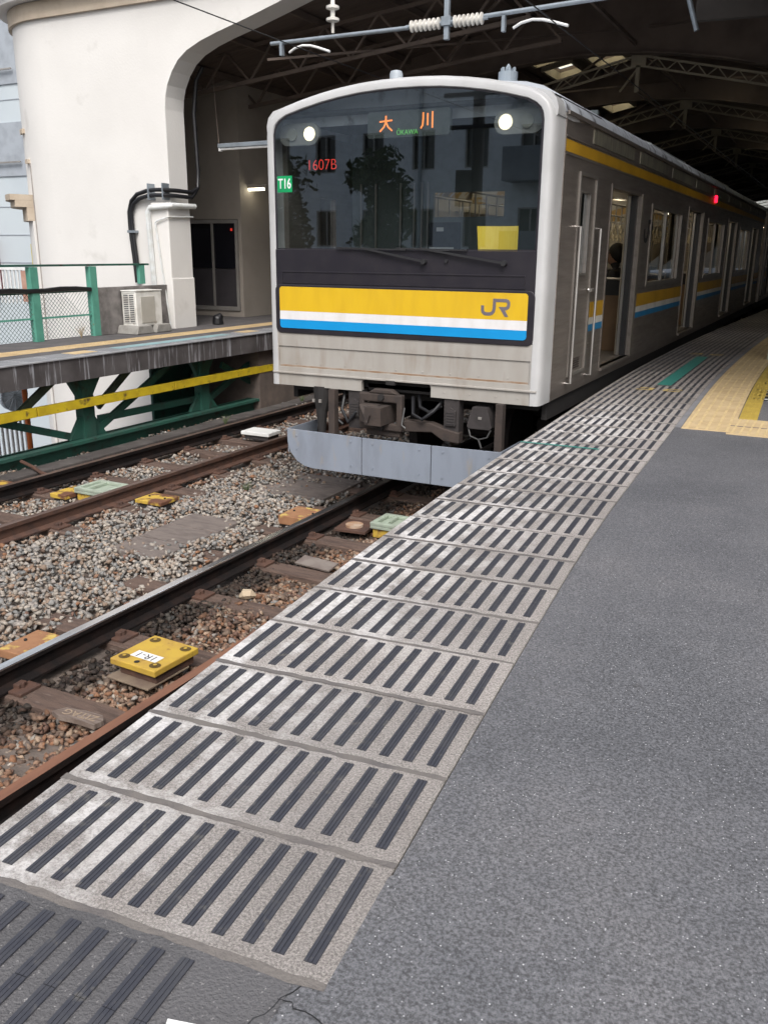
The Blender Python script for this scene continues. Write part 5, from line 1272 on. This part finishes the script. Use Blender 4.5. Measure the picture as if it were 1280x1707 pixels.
mb.bar((-7.3, .1, -.05), (-7.3, 2.05, -.05), .05); mb.bar((-7.3, .1, -.95), (-7.3, 2.05, -.95), .05); mb.build('lower_rail', whitep, t)
t = thing('warning_sign', (-11.3, 6.3, 1.0), 'narrow yellow sign with black symbols beside the building corner', 'sign')
sg = MB().box(-11.75, -11.50, 6.3, 6.33, 1.7, 2.5).build('panel', mat('sign_yellow', (.62, .52, .12), .6), t)
mb = MB()
for z in (2.32, 2.05, 1.80):
    ribbon(mb, [(-11.70, z), (-11.62, z+.07), (-11.55, z)], .03, xz, 6.292, 6.298); ribbon(mb, [(-11.69, z-.08), (-11.56, z-.08)], .03, xz, 6.292, 6.298); ribbon(mb, [(-11.625, z+.05), (-11.625, z-.13)], .03, xz, 6.292, 6.298)
mb.build('symbol', blackp, t); MB().bar((-11.63, 6.35, -4.6), (-11.63, 6.35, 2.5), .05).build('pole', framew, t)
tag(MB().box(-12.9, -12.35, 6.96, 6.98, 1.25, 1.93).build('cloth', mat('pink_cloth', (.38, .20, .15), .8, c2=(.5, .33, .26), sc=3)), 'small pinkish brown cloth hung on the white railing at the left edge', 'cloth')
# round grey fan guard and orange pole under the platform
t = thing('exhaust_fan', (-7.6, 3.4, 0), 'round grey fan cover seen through the truss under the far platform', 'fan')
cx, cy, cz, r_ = -7.35, 1.83, .27, .24
mb = MB(); mb.tube([(cx-.1, cy, cz), (cx-.05, cy, cz)], r_, 28); mb.build('drum', mat('fan_grey', (.62, .68, .76), .6, c2=(.5, .56, .62), sc=5), t)
mb = MB()
for k in range(12): a = k*math.pi/6; mb.bar((cx-.02, cy, cz), (cx-.02, cy+r_*math.cos(a), cz+r_*math.sin(a)), .010)
mb.tube([(cx-.03, cy+r_*math.cos(k*math.pi/14), cz+r_*math.sin(k*math.pi/14)) for k in range(29)], .014, 6); mb.build('guard', mat('fan_blade', (.38, .42, .48), .6), t)
tag(MB().tube([(-6.4, 1.19, -1.6), (-6.4, 1.19, .56)], .035, 10).build('orange_pole', mat('orange_paint', (.95, .22, .05), .5)), 'thin orange pole standing under the far platform', 'pole')
# white wall skirt visible under the platform is the facade itself; street below
# building and trees at the end of the line behind the camera: they reflect in the windscreen
t = thing('white_house', (-14, -27, -4.6), 'white plastered house with dark windows reflected in the windscreen', 'building')
refw = mat('plaster_white', (.74, .77, .80), .8)
win = [(-22+i*2.3, -21+i*2.3, z, z+1.5) for i in range(8) for z in (-1.5, 2.6, 5.6, 8.6)]
MB().plate(-24, -4, -4.6, 13, win, lambda u, v, w: (u, w, v), -27, -27.3).build('wall', refw, t)
mb = MB()
for a, b, c, d in win: mb.box(a, b, -27.25, -27.2, c, d)
mb.build('window', darkglass, t)
for a, b, c, d in win:
    MB().plate(a, b, c, d, [(a+.06, (a+b)/2-.03, c+.06, d-.06), ((a+b)/2+.03, b-.06, c+.06, d-.06)], lambda u, v, w: (u, w, v), -27.12, -27.05).build('window_frame', framew, t)
MB().tube([(-12.4, -26.9, -4.6), (-12.4, -26.9, 13)], .08, 8).build('drain_pipe', galv, t)
MB().box(-24, -4, -34, -27.4, -4.6, 13.2).build('roof', refw, t)
mb = MB()
for z in (2.2, 5.2, 8.2): mb.box(-8.5, -4.5, -27, -25.8, z-.2, z); mb.box(-8.5, -4.5, -25.85, -25.8, z, z+1)
mb.build('balcony', mat('balcony_grey', (.2, .22, .25), .7), t)
tag(MB().box(-44, -24.5, -36, -24, -4.6, 9).build('brick_house', mat('dark_house', (.16, .15, .15), .8)), 'darker house left of the white one, reflected in the windscreen', 'building')
leaf = mat('leaf_green', (.045, .075, .025), .8, c2=(.07, .10, .035), sc=3)
def tree(x, y, h, r, label, seed):
    rg = random.Random(seed); t = thing('tree', (x, y, -4.6), label, 'tree', 'trees reflected in the windscreen')
    mb = MB(); mb.tube([(x, y, -4.6), (x+.1, y, -4.6+h*.4), (x-.1, y, -4.6+h*.8)], [.25, .18, .08], 10)
    for i in range(7):
        a = rg.uniform(0, 6.28); z = -4.6+h*rg.uniform(.35, .7); mb.tube([(x, y, z), (x+r*.7*math.cos(a), y+r*.7*math.sin(a), z+h*.18)], [.09, .03], 6)
    mb.build('trunk', woodm, t)
    mb = MB(); cl = [(x+rg.gauss(0, r*.42), y+rg.gauss(0, r*.42), -4.6+h*rg.uniform(.32, 1.0), rg.uniform(.35, .8)) for _ in range(46)]
    for cx, cy, cz, cr in cl:
        for _ in range(75):
            d = Vector((rg.gauss(0, 1), rg.gauss(0, 1), rg.gauss(0, 1))).normalized()*cr*rg.uniform(.5, 1)
            c = Vector((cx, cy, cz))+d; u = Vector((rg.gauss(0, 1), rg.gauss(0, 1), rg.gauss(0, 1))).normalized(); v = u.orthogonal().normalized(); s = rg.uniform(.07, .14)
            mb.add([c-u*s-v*s*.5, c+u*s-v*s*.5, c+u*s+v*s*.5, c-u*s+v*s*.5], [(0, 1, 2, 3)])
    mb.build('crown', leaf, t)
tree(-9.9, -19, 10.0, .95, 'taller leafy tree reflected in the middle of the windscreen', 3)
tree(-14.4, -20, 9.6, .85, 'shorter leafy tree reflected at the left of the windscreen', 5)
t = thing('utility_pole', (-8.6, -16, -4.6), 'dark utility pole reflected in the windscreen', 'pole')
MB().tube([(-5.6, -16, -4.6), (-5.6, -16, 10)], .16, 12).build('shaft', underd, t)
mb = MB(); mb.bar((-6.6, -16, 6.4), (-4.6, -16, 6.4), .1); mb.bar((-6.4, -16, 5.6), (-4.8, -16, 5.6), .1); mb.tube([(-5.9, -15.8, 3.6), (-5.9, -15.8, 4.5)], .22, 12); mb.build('crossarm', underd, t)
